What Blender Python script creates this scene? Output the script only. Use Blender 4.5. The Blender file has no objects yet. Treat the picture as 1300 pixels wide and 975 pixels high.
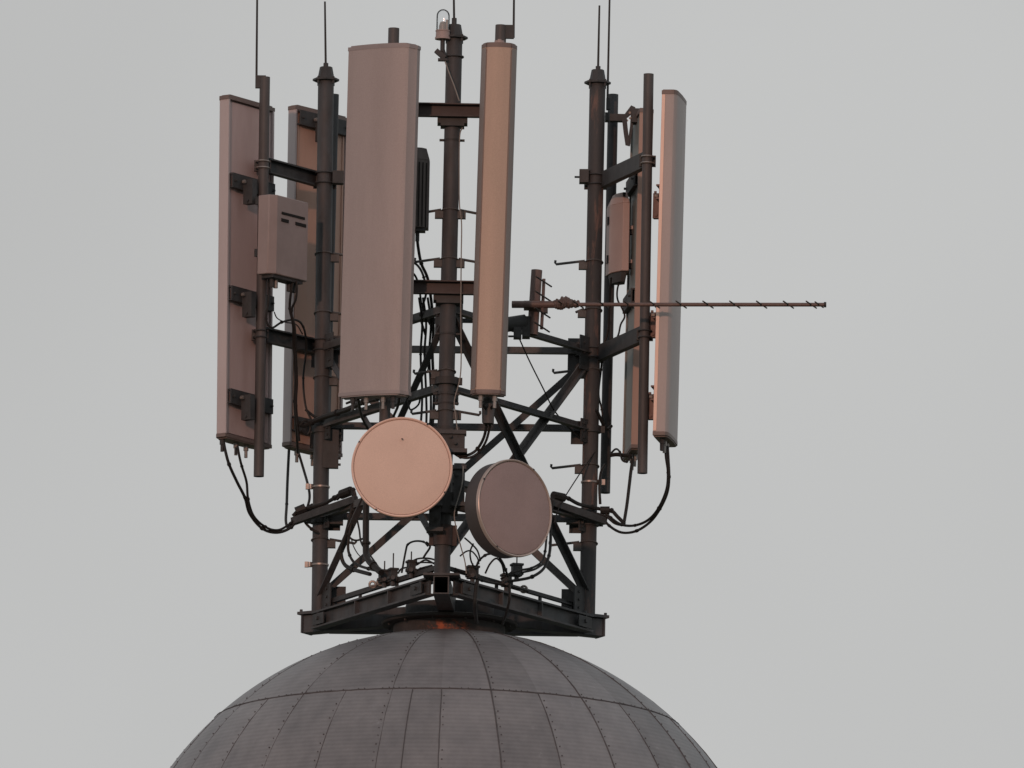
import bpy, bmesh, math, random
from mathutils import Vector, Matrix
random.seed(7)
scene = bpy.context.scene
COL = scene.collection
R = math.radians

# ------------------------------------------------------------------ survey frame
# The tower was surveyed from a photograph 1300 x 975 at 200 px per metre, taken
# from the ground 150 m away; at(x, y, Y) gives the world point seen at (x, y) at depth Y.
D, ELEV, ROLL, PPM = 150.0, R(10.0), 0.0185, 200.0
H = 1.7 + D * math.sin(ELEV)
fwd = Vector((0, math.cos(ELEV), math.sin(ELEV)))
up0 = Vector((0, -math.sin(ELEV), math.cos(ELEV)))
rt0 = Vector((1, 0, 0))
c_rt = rt0 * math.cos(ROLL) + up0 * math.sin(ROLL)
c_up = -rt0 * math.sin(ROLL) + up0 * math.cos(ROLL)
CAM = Vector((0, 0, H)) - fwd * D
def at(px, py, Y=0.0):
    d = fwd + (c_rt * (px - 650.0) + c_up * (487.5 - py)) / (PPM * D)
    return CAM + d * ((Y - CAM.y) / d.y)
def u(n): return n / PPM
Z = Vector((0, 0, 1))

# ------------------------------------------------------------------ mesh builder
class MB:
    def __init__(s): s.bm = bmesh.new()
    def poly(s, vs, fs):
        v = [s.bm.verts.new(p) for p in vs]
        for f in fs:
            try: s.bm.faces.new([v[i] for i in f])
            except ValueError: pass
    def box(s, c, ax, ay, az, sx, sy, sz):
        c = Vector(c); ax = Vector(ax).normalized()*sx/2; ay = Vector(ay).normalized()*sy/2; az = Vector(az).normalized()*sz/2
        vs = [c + ax*i + ay*j + az*k for k in (-1, 1) for j in (-1, 1) for i in (-1, 1)]
        s.poly(vs, [(0,2,3,1),(4,5,7,6),(0,1,5,4),(2,6,7,3),(0,4,6,2),(1,3,7,5)])
        return s
    def sweep(s, p, q, pts, xdir):
        p, q = Vector(p), Vector(q); d = (q - p).normalized(); x = Vector(xdir); x = (x - d*x.dot(d)).normalized(); y = d.cross(x)
        n = len(pts)
        vs = [p + x*a + y*b for a, b in pts] + [q + x*a + y*b for a, b in pts]
        fs = [(i, (i+1) % n, n+(i+1) % n, n+i) for i in range(n)] + [tuple(range(n-1, -1, -1)), tuple(range(n, 2*n))]
        s.poly(vs, fs); return s
    def angle(s, p, q, w, t, xdir):
        h = w/2
        return s.sweep(p, q, [(-h,-h),(h,-h),(h,-h+t),(-h+t,-h+t),(-h+t,h),(-h,h)], xdir)
    def ibeam(s, p, q, h, w, t, xdir=Z):
        a, b = h/2, w/2; c = t/2
        return s.sweep(p, q, [(-a,-b),(-a,b),(-a+t,b),(-a+t,c),(a-t,c),(a-t,b),(a,b),(a,-b),(a-t,-b),(a-t,-c),(-a+t,-c),(-a+t,-b)], xdir)
    def cyl(s, p, q, r, n=20, r2=None):
        p, q = Vector(p), Vector(q); d = (q-p).normalized()
        x = d.orthogonal().normalized(); y = d.cross(x); r2 = r if r2 is None else r2
        vs = [p + (x*math.cos(a)+y*math.sin(a))*r for a in [2*math.pi*i/n for i in range(n)]] + \
             [q + (x*math.cos(a)+y*math.sin(a))*r2 for a in [2*math.pi*i/n for i in range(n)]]
        s.poly(vs, [(i,(i+1)%n,n+(i+1)%n,n+i) for i in range(n)] + [tuple(range(n-1,-1,-1)), tuple(range(n,2*n))])
        return s
    def pipe(s, p, q, r, wall, n=24):     # open ended tube
        p, q = Vector(p), Vector(q); d = (q-p).normalized(); x = d.orthogonal().normalized(); y = d.cross(x)
        rings = [(p,r),(q,r),(q,r-wall),(p,r-wall)]
        vs = [c + (x*math.cos(2*math.pi*i/n)+y*math.sin(2*math.pi*i/n))*rr for c, rr in rings for i in range(n)]
        fs = [(k*n+i, k*n+(i+1)%n, ((k+1)%4)*n+(i+1)%n, ((k+1)%4)*n+i) for k in range(4) for i in range(n)]
        s.poly(vs, fs); return s
    def lathe(s, o, axis, prof, n=32):    # prof: (radius, height) along axis
        o = Vector(o); d = Vector(axis).normalized(); x = d.orthogonal().normalized(); y = d.cross(x)
        vs, rows = [], []
        for r, h in prof:
            if r < 1e-6: rows.append([len(vs)]); vs.append(o + d*h)
            else:
                rows.append(list(range(len(vs), len(vs)+n)))
                vs += [o + d*h + (x*math.cos(2*math.pi*i/n)+y*math.sin(2*math.pi*i/n))*r for i in range(n)]
        fs = []
        for a, b in zip(rows, rows[1:]):
            for i in range(n):
                j = (i+1) % n
                if len(a) == 1 and len(b) == 1: continue
                if len(a) == 1: fs.append((a[0], b[j], b[i]))
                elif len(b) == 1: fs.append((a[i], a[j], b[0]))
                else: fs.append((a[i], a[j], b[j], b[i]))
        s.poly(vs, fs); return s
    def tube(s, pts, r, n=8, smooth=True, closed=False):
        pts = [Vector(p) for p in pts]
        if smooth and len(pts) > 2:
            out = []; m = len(pts); rng = range(m if closed else m-1)
            for i in rng:
                p0 = pts[(i-1) % m] if (closed or i > 0) else pts[0]*2 - pts[1]
                p1, p2 = pts[i], pts[(i+1) % m]
                p3 = pts[(i+2) % m] if (closed or i+2 < m) else p2*2 - p1
                for k in range(6):
                    t = k/6
                    out.append(.5*((2*p1)+(p2-p0)*t+(2*p0-5*p1+4*p2-p3)*t*t+(3*p1-p0-3*p2+p3)*t**3))
            if not closed: out.append(pts[-1])
            pts = out
        m = len(pts)
        if closed: tg = [(pts[(i+1)%m]-pts[i-1]).normalized() for i in range(m)]
        else: tg = [(pts[min(i+1,m-1)]-pts[max(i-1,0)]).normalized() for i in range(m)]
        x = tg[0].orthogonal().normalized(); vs = []
        for p, d in zip(pts, tg):
            x = (x - d*x.dot(d)).normalized(); y = d.cross(x)
            vs += [p + (x*math.cos(2*math.pi*i/n)+y*math.sin(2*math.pi*i/n))*r for i in range(n)]
        fs = []
        for k in range(m if closed else m-1):
            k2 = (k+1) % m
            fs += [(k*n+i, k*n+(i+1)%n, k2*n+(i+1)%n, k2*n+i) for i in range(n)]
        if not closed: fs += [tuple(range(n-1,-1,-1)), tuple(range((m-1)*n, m*n))]
        s.poly(vs, fs); return s
    def ring(s, c, axis, rad, r, n=20):
        d = Vector(axis).normalized(); x = d.orthogonal().normalized(); y = d.cross(x)
        return s.tube([Vector(c)+(x*math.cos(2*math.pi*i/n)+y*math.sin(2*math.pi*i/n))*rad for i in range(n)], r, 6, False, True)
    def obj(s, name, mat, origin, parent=None, bevel=0):
        bm = s.bm
        bmesh.ops.translate(bm, verts=bm.verts, vec=-Vector(origin))
        bmesh.ops.recalc_face_normals(bm, faces=bm.faces)
        for f in bm.faces: f.smooth = True
        for e in bm.edges:
            if len(e.link_faces) == 2 and e.calc_face_angle(0) > R(32): e.smooth = False
        me = bpy.data.meshes.new(name); bm.to_mesh(me); bm.free()
        me.materials.append(mat)
        o = bpy.data.objects.new(name, me); COL.objects.link(o)
        if parent is None: o.location = origin
        else: o.parent = parent
        if bevel:
            m = o.modifiers.new('edge_wear', 'BEVEL'); m.width = bevel; m.segments = 2; m.limit_method = 'ANGLE'; m.angle_limit = R(40)
        return o

class Thing:
    def __init__(s, name, label, cat, loc, group=None):
        s.o = bpy.data.objects.new(name, None); COL.objects.link(s.o)
        s.loc = Vector(loc); s.o.location = s.loc; s.o.empty_display_size = .05
        s.o['label'] = label; s.o['category'] = cat
        if group: s.o['group'] = group
    def part(s, name, mb, mat, parent=None, bevel=0, label=None):
        o = mb.obj(name, mat, s.loc, parent or s.o, bevel)
        if label: o['label'] = label
        return o
def solo(name, mb, mat, label, cat, loc, group=None, bevel=0):
    o = mb.obj(name, mat, loc, None, bevel); o['label'] = label; o['category'] = cat
    if group: o['group'] = group
    return o

# ------------------------------------------------------------------ materials
def mat(name, col, rough=.6, var=.18, scale=6, stretch=1.0, col2=None, amt=.5, bump=.0, bscale=60, metal=0, spec=.3, lo=.45, hi=.7, speck=0.0):
    m = bpy.data.materials.new(name); m.use_nodes = True; nt = m.node_tree; N = nt.nodes; L = nt.links
    b = N['Principled BSDF']; b.inputs['Roughness'].default_value = rough; b.inputs['Metallic'].default_value = metal
    b.inputs['Specular IOR Level'].default_value = spec
    tc = N.new('ShaderNodeTexCoord'); mp = N.new('ShaderNodeMapping'); mp.inputs['Scale'].default_value = (1, 1, stretch)
    L.new(tc.outputs['Object'], mp.inputs['Vector'])
    n1 = N.new('ShaderNodeTexNoise'); n1.inputs['Scale'].default_value = scale; n1.inputs['Detail'].default_value = 6; n1.inputs['Roughness'].default_value = .65
    L.new(mp.outputs[0], n1.inputs['Vector'])
    rp = N.new('ShaderNodeValToRGB'); e = rp.color_ramp.elements
    e[0].position = .3; e[1].position = .72
    e[0].color = tuple(c*(1-var) for c in col) + (1,); e[1].color = tuple(min(1, c*(1+var)) for c in col) + (1,)
    L.new(n1.outputs['Fac'], rp.inputs['Fac']); out = rp.outputs['Color']
    if col2:
        n2 = N.new('ShaderNodeTexNoise'); n2.inputs['Scale'].default_value = scale*1.7; n2.inputs['Detail'].default_value = 8; n2.inputs['Roughness'].default_value = .7
        mp2 = N.new('ShaderNodeMapping'); mp2.inputs['Location'].default_value = (3.1, 7.7, 1.9); mp2.inputs['Scale'].default_value = (1, 1, stretch)
        L.new(tc.outputs['Object'], mp2.inputs['Vector']); L.new(mp2.outputs[0], n2.inputs['Vector'])
        r2 = N.new('ShaderNodeValToRGB'); r2.color_ramp.elements[0].position = lo; r2.color_ramp.elements[1].position = hi
        r2.color_ramp.elements[1].color = (amt, amt, amt, 1)
        L.new(n2.outputs['Fac'], r2.inputs['Fac'])
        mx = N.new('ShaderNodeMix'); mx.data_type = 'RGBA'; mx.inputs['B'].default_value = tuple(col2) + (1,)
        L.new(r2.outputs['Color'], mx.inputs['Factor']); L.new(out, mx.inputs['A']); out = mx.outputs['Result']
    if speck:
        n4 = N.new('ShaderNodeTexNoise'); n4.inputs['Scale'].default_value = 190; n4.inputs['Detail'].default_value = 2
        L.new(tc.outputs['Object'], n4.inputs['Vector'])
        mr = N.new('ShaderNodeMapRange'); mr.inputs['From Min'].default_value = .3; mr.inputs['From Max'].default_value = .7
        mr.inputs['To Min'].default_value = 1-speck; mr.inputs['To Max'].default_value = 1+speck
        L.new(n4.outputs['Fac'], mr.inputs['Value'])
        vm = N.new('ShaderNodeVectorMath'); vm.operation = 'SCALE'; L.new(out, vm.inputs[0]); L.new(mr.outputs[0], vm.inputs['Scale']); out = vm.outputs[0]
    L.new(out, b.inputs['Base Color'])
    if bump:
        n3 = N.new('ShaderNodeTexNoise'); n3.inputs['Scale'].default_value = bscale; n3.inputs['Detail'].default_value = 4
        L.new(tc.outputs['Object'], n3.inputs['Vector'])
        bp = N.new('ShaderNodeBump'); bp.inputs['Strength'].default_value = bump; bp.inputs['Distance'].default_value = .004
        L.new(n3.outputs['Fac'], bp.inputs['Height']); L.new(bp.outputs[0], b.inputs['Normal'])
    return m
STEEL = mat('weathered_steel', (.062,.068,.076), .6, .34, 9, .35, (.078,.066,.064), .5, .25)
STEEL2 = mat('dark_bracket_steel', (.046,.050,.055), .6, .3, 14, .6, (.06,.054,.053), .35, .2)
STEEL3 = mat('dull_grey_steel', (.082,.084,.088), .55, .3, 12, .5, (.052,.05,.051), .7, .25)
SUNPATCH = mat('sun_patched_steel', (.058,.060,.065), .65, .3, 5, .16, (.20,.12,.10), .85, .25, lo=.54, hi=.64)  # sun patches between shadows, painted in as rust-coloured streaks
BROWNBAR = mat('red_brown_primer_steel', (.066,.052,.053), .6, .25, 10, 1, (.045,.044,.045), .7, .2)
PIPEM = mat('brown_grey_pipe', (.080,.078,.082), .55, .22, 8, .3, (.052,.05,.05), .6, .1)
GALV = mat('galvanised_fittings', (.30,.28,.27), .45, .25, 30, 1, None, 0, 0, 60, .6)
PANEL = mat('grey_radome', (.335,.298,.302), .5, .06, 3, .14, (.285,.255,.258), .8, .03, 40, speck=.07)
PANELW = mat('pale_grey_radome', (.39,.348,.35), .5, .06, 3, .2, (.31,.285,.285), .4, .03, 40, speck=.05)
FLANGE = mat('mauve_grey_side', (.47,.42,.435), .5, .08, 3, .2, (.38,.335,.345), .5, .03, 40)
BACK = mat('brownish_back_sheet', (.50,.40,.405), .5, .13, 4, .2, (.44,.335,.33), .6, .04, 30)
BACK2 = mat('orange_brown_back_sheet', (.48,.31,.25), .5, .1, 4, .3, (.40,.29,.25), .6, .04, 30)
BEIGE = mat('beige_radome', (.45,.338,.28), .5, .05, 3, .14, (.375,.298,.245), .8, .03, 40, speck=.07)
BEIGE_SHADE = mat('shade_toned_beige', (.24,.215,.21), .5, .05, 3, .3, None, 0, .03, 40)  # beige greyed down: sides turned from the sun get their shade as colour
CAPM = mat('end_cap_plastic', (.17,.135,.13), .5, .1, 10)
DISHM = mat('cream_dish_cover', (.69,.53,.46), .6, .03, 3, 1, (.63,.48,.42), .5, .02, 120, speck=.06)
DISHRIM = mat('cream_dish_rim', (.78,.56,.48), .4, .05, 6)
DISHD = mat('brown_grey_dish_cover', (.32,.25,.252), .65, .05, 3, 1, (.26,.205,.207), .5, .02, 120, speck=.07)
RIMG = mat('grey_metal_rim', (.42,.37,.35), .35, .1, 10, 1, None, 0, 0, 60, .3)
SHROUD = mat('dark_shroud', (.062,.062,.067), .5, .12, 4)
UNIT = mat('grey_unit_case', (.29,.245,.247), .5, .1, 4, 1, (.23,.195,.195), .4, .03)
UNITP = mat('pale_pinkish_unit_case', (.44,.345,.33), .5, .07, 4, 1, None, 0, .03)
UNITD = mat('dark_unit_case', (.12,.112,.112), .5, .1, 6)
SLOT = mat('black_slot', (.012,.012,.012), .8, .1)
CABLE = mat('black_cable_sheath', (.020,.020,.021), .55, .2, 40)
WIRE = mat('pale_grey_wire', (.26,.25,.24), .5, .1, 40)
YAGI = mat('brown_anodised_tube', (.13,.092,.088), .45, .15, 20, 1, (.08,.062,.06), .5)
TAPE = mat('peeling_tape', (.135,.105,.1), .8, .35, 40, 1, (.05,.045,.045), .7, .4, 90)
LAMPB = mat('lamp_base_grey', (.33,.27,.265), .5, .1, 10)
LAMPI = mat('lamp_inner_grey', (.32,.32,.32), .4, .1, 10)
RODM = mat('dark_rod', (.028,.027,.028), .5, .1)
COLLAR = mat('collar_steel', (.050,.049,.050), .7, .3, 10, 1, (.40,.12,.06), .95, .35, 50, lo=.46, hi=.6)
def rust_patch():      # the rust is one patch on the near side of the collar
    nt = COLLAR.node_tree; N = nt.nodes; L = nt.links
    tc = [n for n in N if n.type == 'TEX_COORD'][0]; mx = [n for n in N if n.type == 'MIX'][0]
    vd = N.new('ShaderNodeVectorMath'); vd.operation = 'SUBTRACT'; L.new(tc.outputs['Object'], vd.inputs[0]); vd.inputs[1].default_value = (RUST_AT.x, RUST_AT.y, RUST_AT.z)
    vs = N.new('ShaderNodeVectorMath'); vs.operation = 'MULTIPLY'; L.new(vd.outputs[0], vs.inputs[0]); vs.inputs[1].default_value = (1/.17, 1/.3, 1/.05)
    vl = N.new('ShaderNodeVectorMath'); vl.operation = 'LENGTH'; L.new(vs.outputs[0], vl.inputs[0])
    mr = N.new('ShaderNodeMapRange'); mr.inputs['From Min'].default_value = 1.1; mr.inputs['From Max'].default_value = .5; L.new(vl.outputs['Value'], mr.inputs['Value'])
    f = mx.inputs['Factor'].links[0].from_socket; mu = N.new('ShaderNodeMath'); mu.operation = 'MULTIPLY'
    L.new(f, mu.inputs[0]); L.new(mr.outputs[0], mu.inputs[1]); L.new(mu.outputs[0], mx.inputs['Factor'])

glass = bpy.data.materials.new('clear_lamp_glass'); glass.use_nodes = True
nt = glass.node_tree; N = nt.nodes; N.remove(N['Principled BSDF'])
g1 = N.new('ShaderNodeBsdfTransparent'); g1.inputs['Color'].default_value = (.955,.96,.965,1)
g2 = N.new('ShaderNodeBsdfGlossy'); g2.inputs['Roughness'].default_value = .06; g2.inputs['Color'].default_value = (.9,.92,.93,1)
fr = N.new('ShaderNodeFresnel'); fr.inputs['IOR'].default_value = 1.25
gx = N.new('ShaderNodeMixShader'); nt.links.new(fr.outputs[0], gx.inputs[0]); nt.links.new(g1.outputs[0], gx.inputs[1]); nt.links.new(g2.outputs[0], gx.inputs[2])
nt.links.new(gx.outputs[0], N['Material Output'].inputs['Surface'])

def dome_material():
    m = bpy.data.materials.new('weathered_zinc_sheet'); m.use_nodes = True; nt = m.node_tree; N = nt.nodes; L = nt.links
    b = N['Principled BSDF']; b.inputs['Roughness'].default_value = .48; b.inputs['Metallic'].default_value = .0; b.inputs['Specular IOR Level'].default_value = .35
    tc = N.new('ShaderNodeTexCoord'); sp = N.new('ShaderNodeSeparateXYZ'); L.new(tc.outputs['Object'], sp.inputs[0])
    def M(op, a, b_=None):
        n = N.new('ShaderNodeMath'); n.operation = op
        for i, v in enumerate((a, b_)):
            if v is None: continue
            if isinstance(v, (int, float)): n.inputs[i].default_value = v
            else: L.new(v, n.inputs[i])
        return n.outputs[0]
    ang = M('ARCTAN2', sp.outputs['X'], M('MULTIPLY', sp.outputs['Y'], -1))
    idx = M('FLOOR', M('DIVIDE', M('ADD', ang, R(1.5)), R(12)))
    wn = N.new('ShaderNodeTexWhiteNoise'); wn.noise_dimensions = '1D'; L.new(idx, wn.inputs['W'])
    n1 = N.new('ShaderNodeTexNoise'); n1.inputs['Scale'].default_value = 2.2; n1.inputs['Detail'].default_value = 9; n1.inputs['Roughness'].default_value = .7
    L.new(tc.outputs['Object'], n1.inputs['Vector'])
    rp = N.new('ShaderNodeValToRGB'); rp.color_ramp.elements[0].position = .3; rp.color_ramp.elements[1].position = .75
    rp.color_ramp.elements[0].color = (.132,.142,.158,1); rp.color_ramp.elements[1].color = (.218,.226,.242,1)
    L.new(n1.outputs['Fac'], rp.inputs['Fac'])
    # streaks running down
    mp = N.new('ShaderNodeMapping'); mp.inputs['Scale'].default_value = (9, 9, .8); L.new(tc.outputs['Object'], mp.inputs[0])
    n2 = N.new('ShaderNodeTexNoise'); n2.inputs['Scale'].default_value = 1.4; n2.inputs['Detail'].default_value = 5; L.new(mp.outputs[0], n2.inputs['Vector'])
    # fine rolled lines in the sheet
    wv = N.new('ShaderNodeTexWave'); wv.wave_type = 'BANDS'; wv.bands_direction = 'Z'; wv.inputs['Scale'].default_value = 11; wv.inputs['Distortion'].default_value = 1.2; wv.inputs['Detail'].default_value = 3
    wv.inputs['Detail Scale'].default_value = 4
    L.new(tc.outputs['Object'], wv.inputs['Vector'])
    f = M('ADD', M('MULTIPLY', wn.outputs['Value'], .26), .66)
    f = M('ADD', f, M('MULTIPLY', n2.outputs['Fac'], .36))
    f = M('ADD', f, M('MULTIPLY', wv.outputs['Fac'], .12))
    # dull pale scuffs
    n3 = N.new('ShaderNodeTexNoise'); n3.inputs['Scale'].default_value = 5; n3.inputs['Detail'].default_value = 10; n3.inputs['Roughness'].default_value = .75; L.new(tc.outputs['Object'], n3.inputs['Vector'])
    sc = N.new('ShaderNodeMapRange'); sc.inputs['From Min'].default_value = .63; sc.inputs['From Max'].default_value = .75; sc.inputs['To Max'].default_value = .55; L.new(n3.outputs['Fac'], sc.inputs['Value'])
    f = M('ADD', f, sc.outputs[0])
    vm = N.new('ShaderNodeVectorMath'); vm.operation = 'SCALE'; L.new(rp.outputs['Color'], vm.inputs[0]); L.new(f, vm.inputs['Scale'])
    L.new(vm.outputs[0], b.inputs['Base Color'])
    bp = N.new('ShaderNodeBump'); bp.inputs['Strength'].default_value = .25; bp.inputs['Distance'].default_value = .01
    L.new(M('ADD', M('MULTIPLY', n1.outputs['Fac'], 2), M('MULTIPLY', wv.outputs['Fac'], .12)), bp.inputs['Height']); L.new(bp.outputs[0], b.inputs['Normal'])
    return m
DOME = dome_material()
SEAM = mat('dark_seam', (.078,.077,.083), .7, .25, 20)
RENDERW = mat('grey_render', (.3,.29,.28), .8, .12, 2)

# ------------------------------------------------------------------ ground
gm_ = MB(); gm_.lathe((0,0,0), Z, [(0,0),(60,0),(400,0),(3000,0)], 64)
GROUNDM = mat('meadow_ground', (.10,.11,.06), .9, .3, .15, 1, (.16,.14,.1), .6)
go = gm_.obj('ground', GROUNDM, (0,0,0)); go['kind'] = 'structure'; go['label'] = 'flat grassy ground far below the tower'

# ------------------------------------------------------------------ tower with dome
dome_c = at(562.5, 1227, 0)
AX, AY = at(570.3, 800, 0).x, 0.0
RD = u(427)
tower = Thing('domed_tower', 'round tower with grey seamed sheet metal dome carrying all the antennas', 'tower', (dome_c.x, 0, 0))
DC = Vector((dome_c.x, 0, dome_c.z))
prof = [(RD*math.cos(a), RD*math.sin(a)) for a in [R(-4 + 94*i/64) for i in range(64)]] + [(0, RD)]
ds = MB(); ds.lathe(DC, Z, prof, 180)
# dome object keeps its own origin at the centre of the sphere
dome = ds.obj('dome', DOME, DC, None); dome.parent = tower.o; dome.location = DC - tower.loc
sm = MB()
def sph(phi, lat, r=RD): # phi from the viewer's side, clockwise to the right
    return DC + Vector((math.sin(phi)*math.cos(lat), -math.cos(phi)*math.cos(lat), math.sin(lat)))*r
LAT0 = math.acos(296/427)
wob = lambda: RD + random.uniform(-.001, .002)
for k in range(30):
    phi = R(-1.5 + 12*k)
    top = R(81) if k % 2 == 1 else LAT0
    pts = [sph(phi + R(random.uniform(-.06,.06)), R(-2) + (top - R(-2))*i/26, wob()) for i in range(27)]
    right = 0 <= ((-1.5 + 12*k) + 3) % 360 <= 180
    sm.tube(pts, u(1.0 if right and k % 2 else .75 if right else .4), 6, False)
    lat = R(2)
    while lat < top - R(1):
        for sgn in ((1,) if right else (-1,)):
            if random.random() < .85:
                c = sph(phi + sgn*R(.55 + random.uniform(-.1,.1))/max(.3, math.cos(lat)), lat, RD)
                sm.cyl(c - (c-DC).normalized()*.004, c + (c-DC).normalized()*.005, u(random.uniform(.6,1.05)), 6)
        lat += R(1.9 + random.uniform(-.2,.2))
k = sph(0,0)
for phi_extra in (-8.5,):
    sm.tube([sph(R(phi_extra), R(-2)+(LAT0-R(-2))*i/20, wob()) for i in range(21)], u(.8), 6, False)
for la in (LAT0, R(12)):
    n = 180
    sm.tube([sph(2*math.pi*i/n, la + R(random.uniform(-.05,.05)), wob()) for i in range(n)], u(1.05), 6, False, True)
    for i in range(240):
        if random.random() < .5:
            c = sph(2*math.pi*(i+random.random()*.5)/240, la + R(.2), RD)
            sm.cyl(c, c + (c-DC).normalized()*.006, u(.8), 6)
seam = sm.obj('sheet_seam', SEAM, DC, dome)
wl = MB(); wl.lathe((dome_c.x,0,0), Z, [(RD-.08,0),(RD-.08,DC.z-.35),(RD+.05,DC.z-.3),(RD+.05,DC.z-.16),(RD-.03,DC.z-.14),(RD-.03,DC.z-.02)], 96)
tower.part('shaft', wl, RENDERW)
zf = at(570.3, 790, 0).z          # collar flange
cl = MB(); cl.lathe((AX,AY,0), Z, [(u(60),zf-.16),(u(71),zf-.14),(u(71),zf-.03),(u(85),zf-.026),(u(86),zf-.02),(u(86),zf-.004),(u(84),zf),(u(62),zf),(0,zf)], 72)
for i in range(12):
    a = 2*math.pi*(i+.5)/12; c = Vector((AX+u(79)*math.cos(a), AY+u(79)*math.sin(a), zf)); cl.cyl(c-Z*.04, c+Z*.008, u(1.6), 6)
tower.part('roof_collar', cl, COLLAR)
RUST_AT = Vector((AX - u(4), AY - u(70), zf - .085)) - tower.loc
rust_patch()

# ------------------------------------------------------------------ mast geometry
YF, YL, YR = -.985, .53, .455
LEG = {'F': ((561.5,715,YF),(577,45,YF)), 'L': ((405.8,750,YL),(413.8,104,YL)), 'R': ((746,750,YR),(758.6,108,YR))}
def legp(k, z):
    (a, b) = LEG[k]; p, q = at(*a), at(*b); t = (z - p.z)/(q.z - p.z); return p + (q-p)*t
ZB = -.028 + (at(404,778,YL).z + at(562,726,YF).z + at(746,778,YR).z)/3      # top of the base beams
ZT = (at(*LEG['F'][1]).z + at(*LEG['L'][1]).z + at(*LEG['R'][1]).z)/3
LR_ = u(10.2)
def zleg(k, py): return at(LEG[k][0][0], py, LEG[k][0][2]).z
base = {k: legp(k, ZB) for k in LEG}
cen = Vector((AX, AY, ZB))

# ------------------------------------------------------------------ base frame
bf = Thing('base_frame', 'dark triangular steel base frame of beams lying on the dome collar', 'steel frame', (AX, AY, zf))
BH = ZB - (zf + .003)
for k in 'FLR':
    d = (base[k] - cen); d.z = 0; L_ = d.length; d.normalize(); side = Vector((-d.y, d.x, 0))
    end = cen + d*(L_ + u(17))
    m = MB(); zc = ZB - BH/2
    if k == 'F':   # hollow square end towards the viewer
        p, q = cen + d*u(40) - Z*BH/2, end - Z*BH/2; w = u(20); t = u(1.6); h = BH
        m.sweep(p, q, [(-h/2,-w/2),(-h/2,w/2),(-h/2+t,w/2),(-h/2+t,-w/2)], Z)
        m.sweep(p, q, [(h/2-t,-w/2),(h/2-t,w/2),(h/2,w/2),(h/2,-w/2)], Z)
        m.sweep(p, q, [(-h/2+t,-w/2),(-h/2+t,-w/2+t),(h/2-t,-w/2+t),(h/2-t,-w/2)], Z)
        m.sweep(p, q, [(-h/2+t,w/2-t),(-h/2+t,w/2),(h/2-t,w/2),(h/2-t,w/2-t)], Z)
        b_ = bf.part('radial_beam', m, STEEL)
        pl = MB(); pl.box(base[k] + Z*.008, d, side, Z, u(40), u(46), .014)
        bf.part('foot_plate', pl, STEEL)
    else:
        m.box(cen + d*(u(10) + (L_+u(8))/2) - Z*(BH/2+.002), d, side, Z, L_+u(8), u(20), BH-.004)
        b_ = bf.part('radial_beam', m, STEEL, bevel=.004)
        pl = MB(); pl.box(cen + d*(L_+u(19)) - Z*(BH/2-.006), d, side, Z, u(2.2), u(24), BH+.012)
        bf.part('end_plate', pl, STEEL, b_)
        pl = MB(); pl.box(base[k] + d*u(6) + Z*.009, d, side, Z, u(36), u(30), .018)
        for i in (-1,1):
            for j in (-1,1): pl.cyl(base[k]+d*(u(6)+i*u(14.5))+side*j*u(11)+Z*.0, base[k]+d*(u(6)+i*u(14.5))+side*j*u(11)+Z*.034, u(2), 6)
        bf.part('foot_plate', pl, STEEL)
for a, b in (('F','L'),('F','R'),('L','R')):
    p, q = base[a].copy(), base[b].copy(); d = (q-p).normalized(); out = Vector((d.y,-d.x,0))
    if out.dot((p+q)/2 - cen) < 0: out = -out
    off = out*u(10)
    p2, q2 = p + d*u(12) + off - Z*(BH*.5-.006), q - d*u(12) + off - Z*(BH*.5-.006)
    m = MB(); m.ibeam(p2, q2, BH*.94, u(15), u(2.4))
    for f in (.05,.33,.62,.95):
        c = p2 + (q2-p2)*f; m.box(c + out*u(4.2), d, out, Z, u(1.8), u(6), BH*.8)
    bm_ = bf.part('perimeter_beam', m, STEEL)
    for f in (.07,.93):
        pl = MB()
        c = p2 + (q2-p2)*f; pl.box(c + out*u(8.6) - Z*.004, d, out, Z, u(30), u(1.6), BH*.6)
        pl.cyl(c + out*u(9), c + out*u(12), u(2.6), 6)
        bf.part('splice_plate', pl, STEEL2, bm_)
    # thin rail along the top, inboard
    if (a, b) != ('L','R'):
        r = MB(); r.angle(p + d*u(14) - out*u(6) + Z*u(17), q - d*u(20) - out*u(6) + Z*u(15), u(6), u(1.4), Z)
        for f in (.12,.4,.7,.92):
            c = p + (q-p)*f - out*u(6); r.box(c + Z*u(6.5), d, out, Z, u(4), u(3), u(17))
        bf.part('cable_rail', r, STEEL2)

hb_ = MB(); hb_.lathe((AX,AY,0), Z, [(0,zf+.001),(u(56),zf+.001),(u(56),ZB-.02),(0,ZB-.02)], 40); bf.part('hub_ring', hb_, STEEL2)
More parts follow.
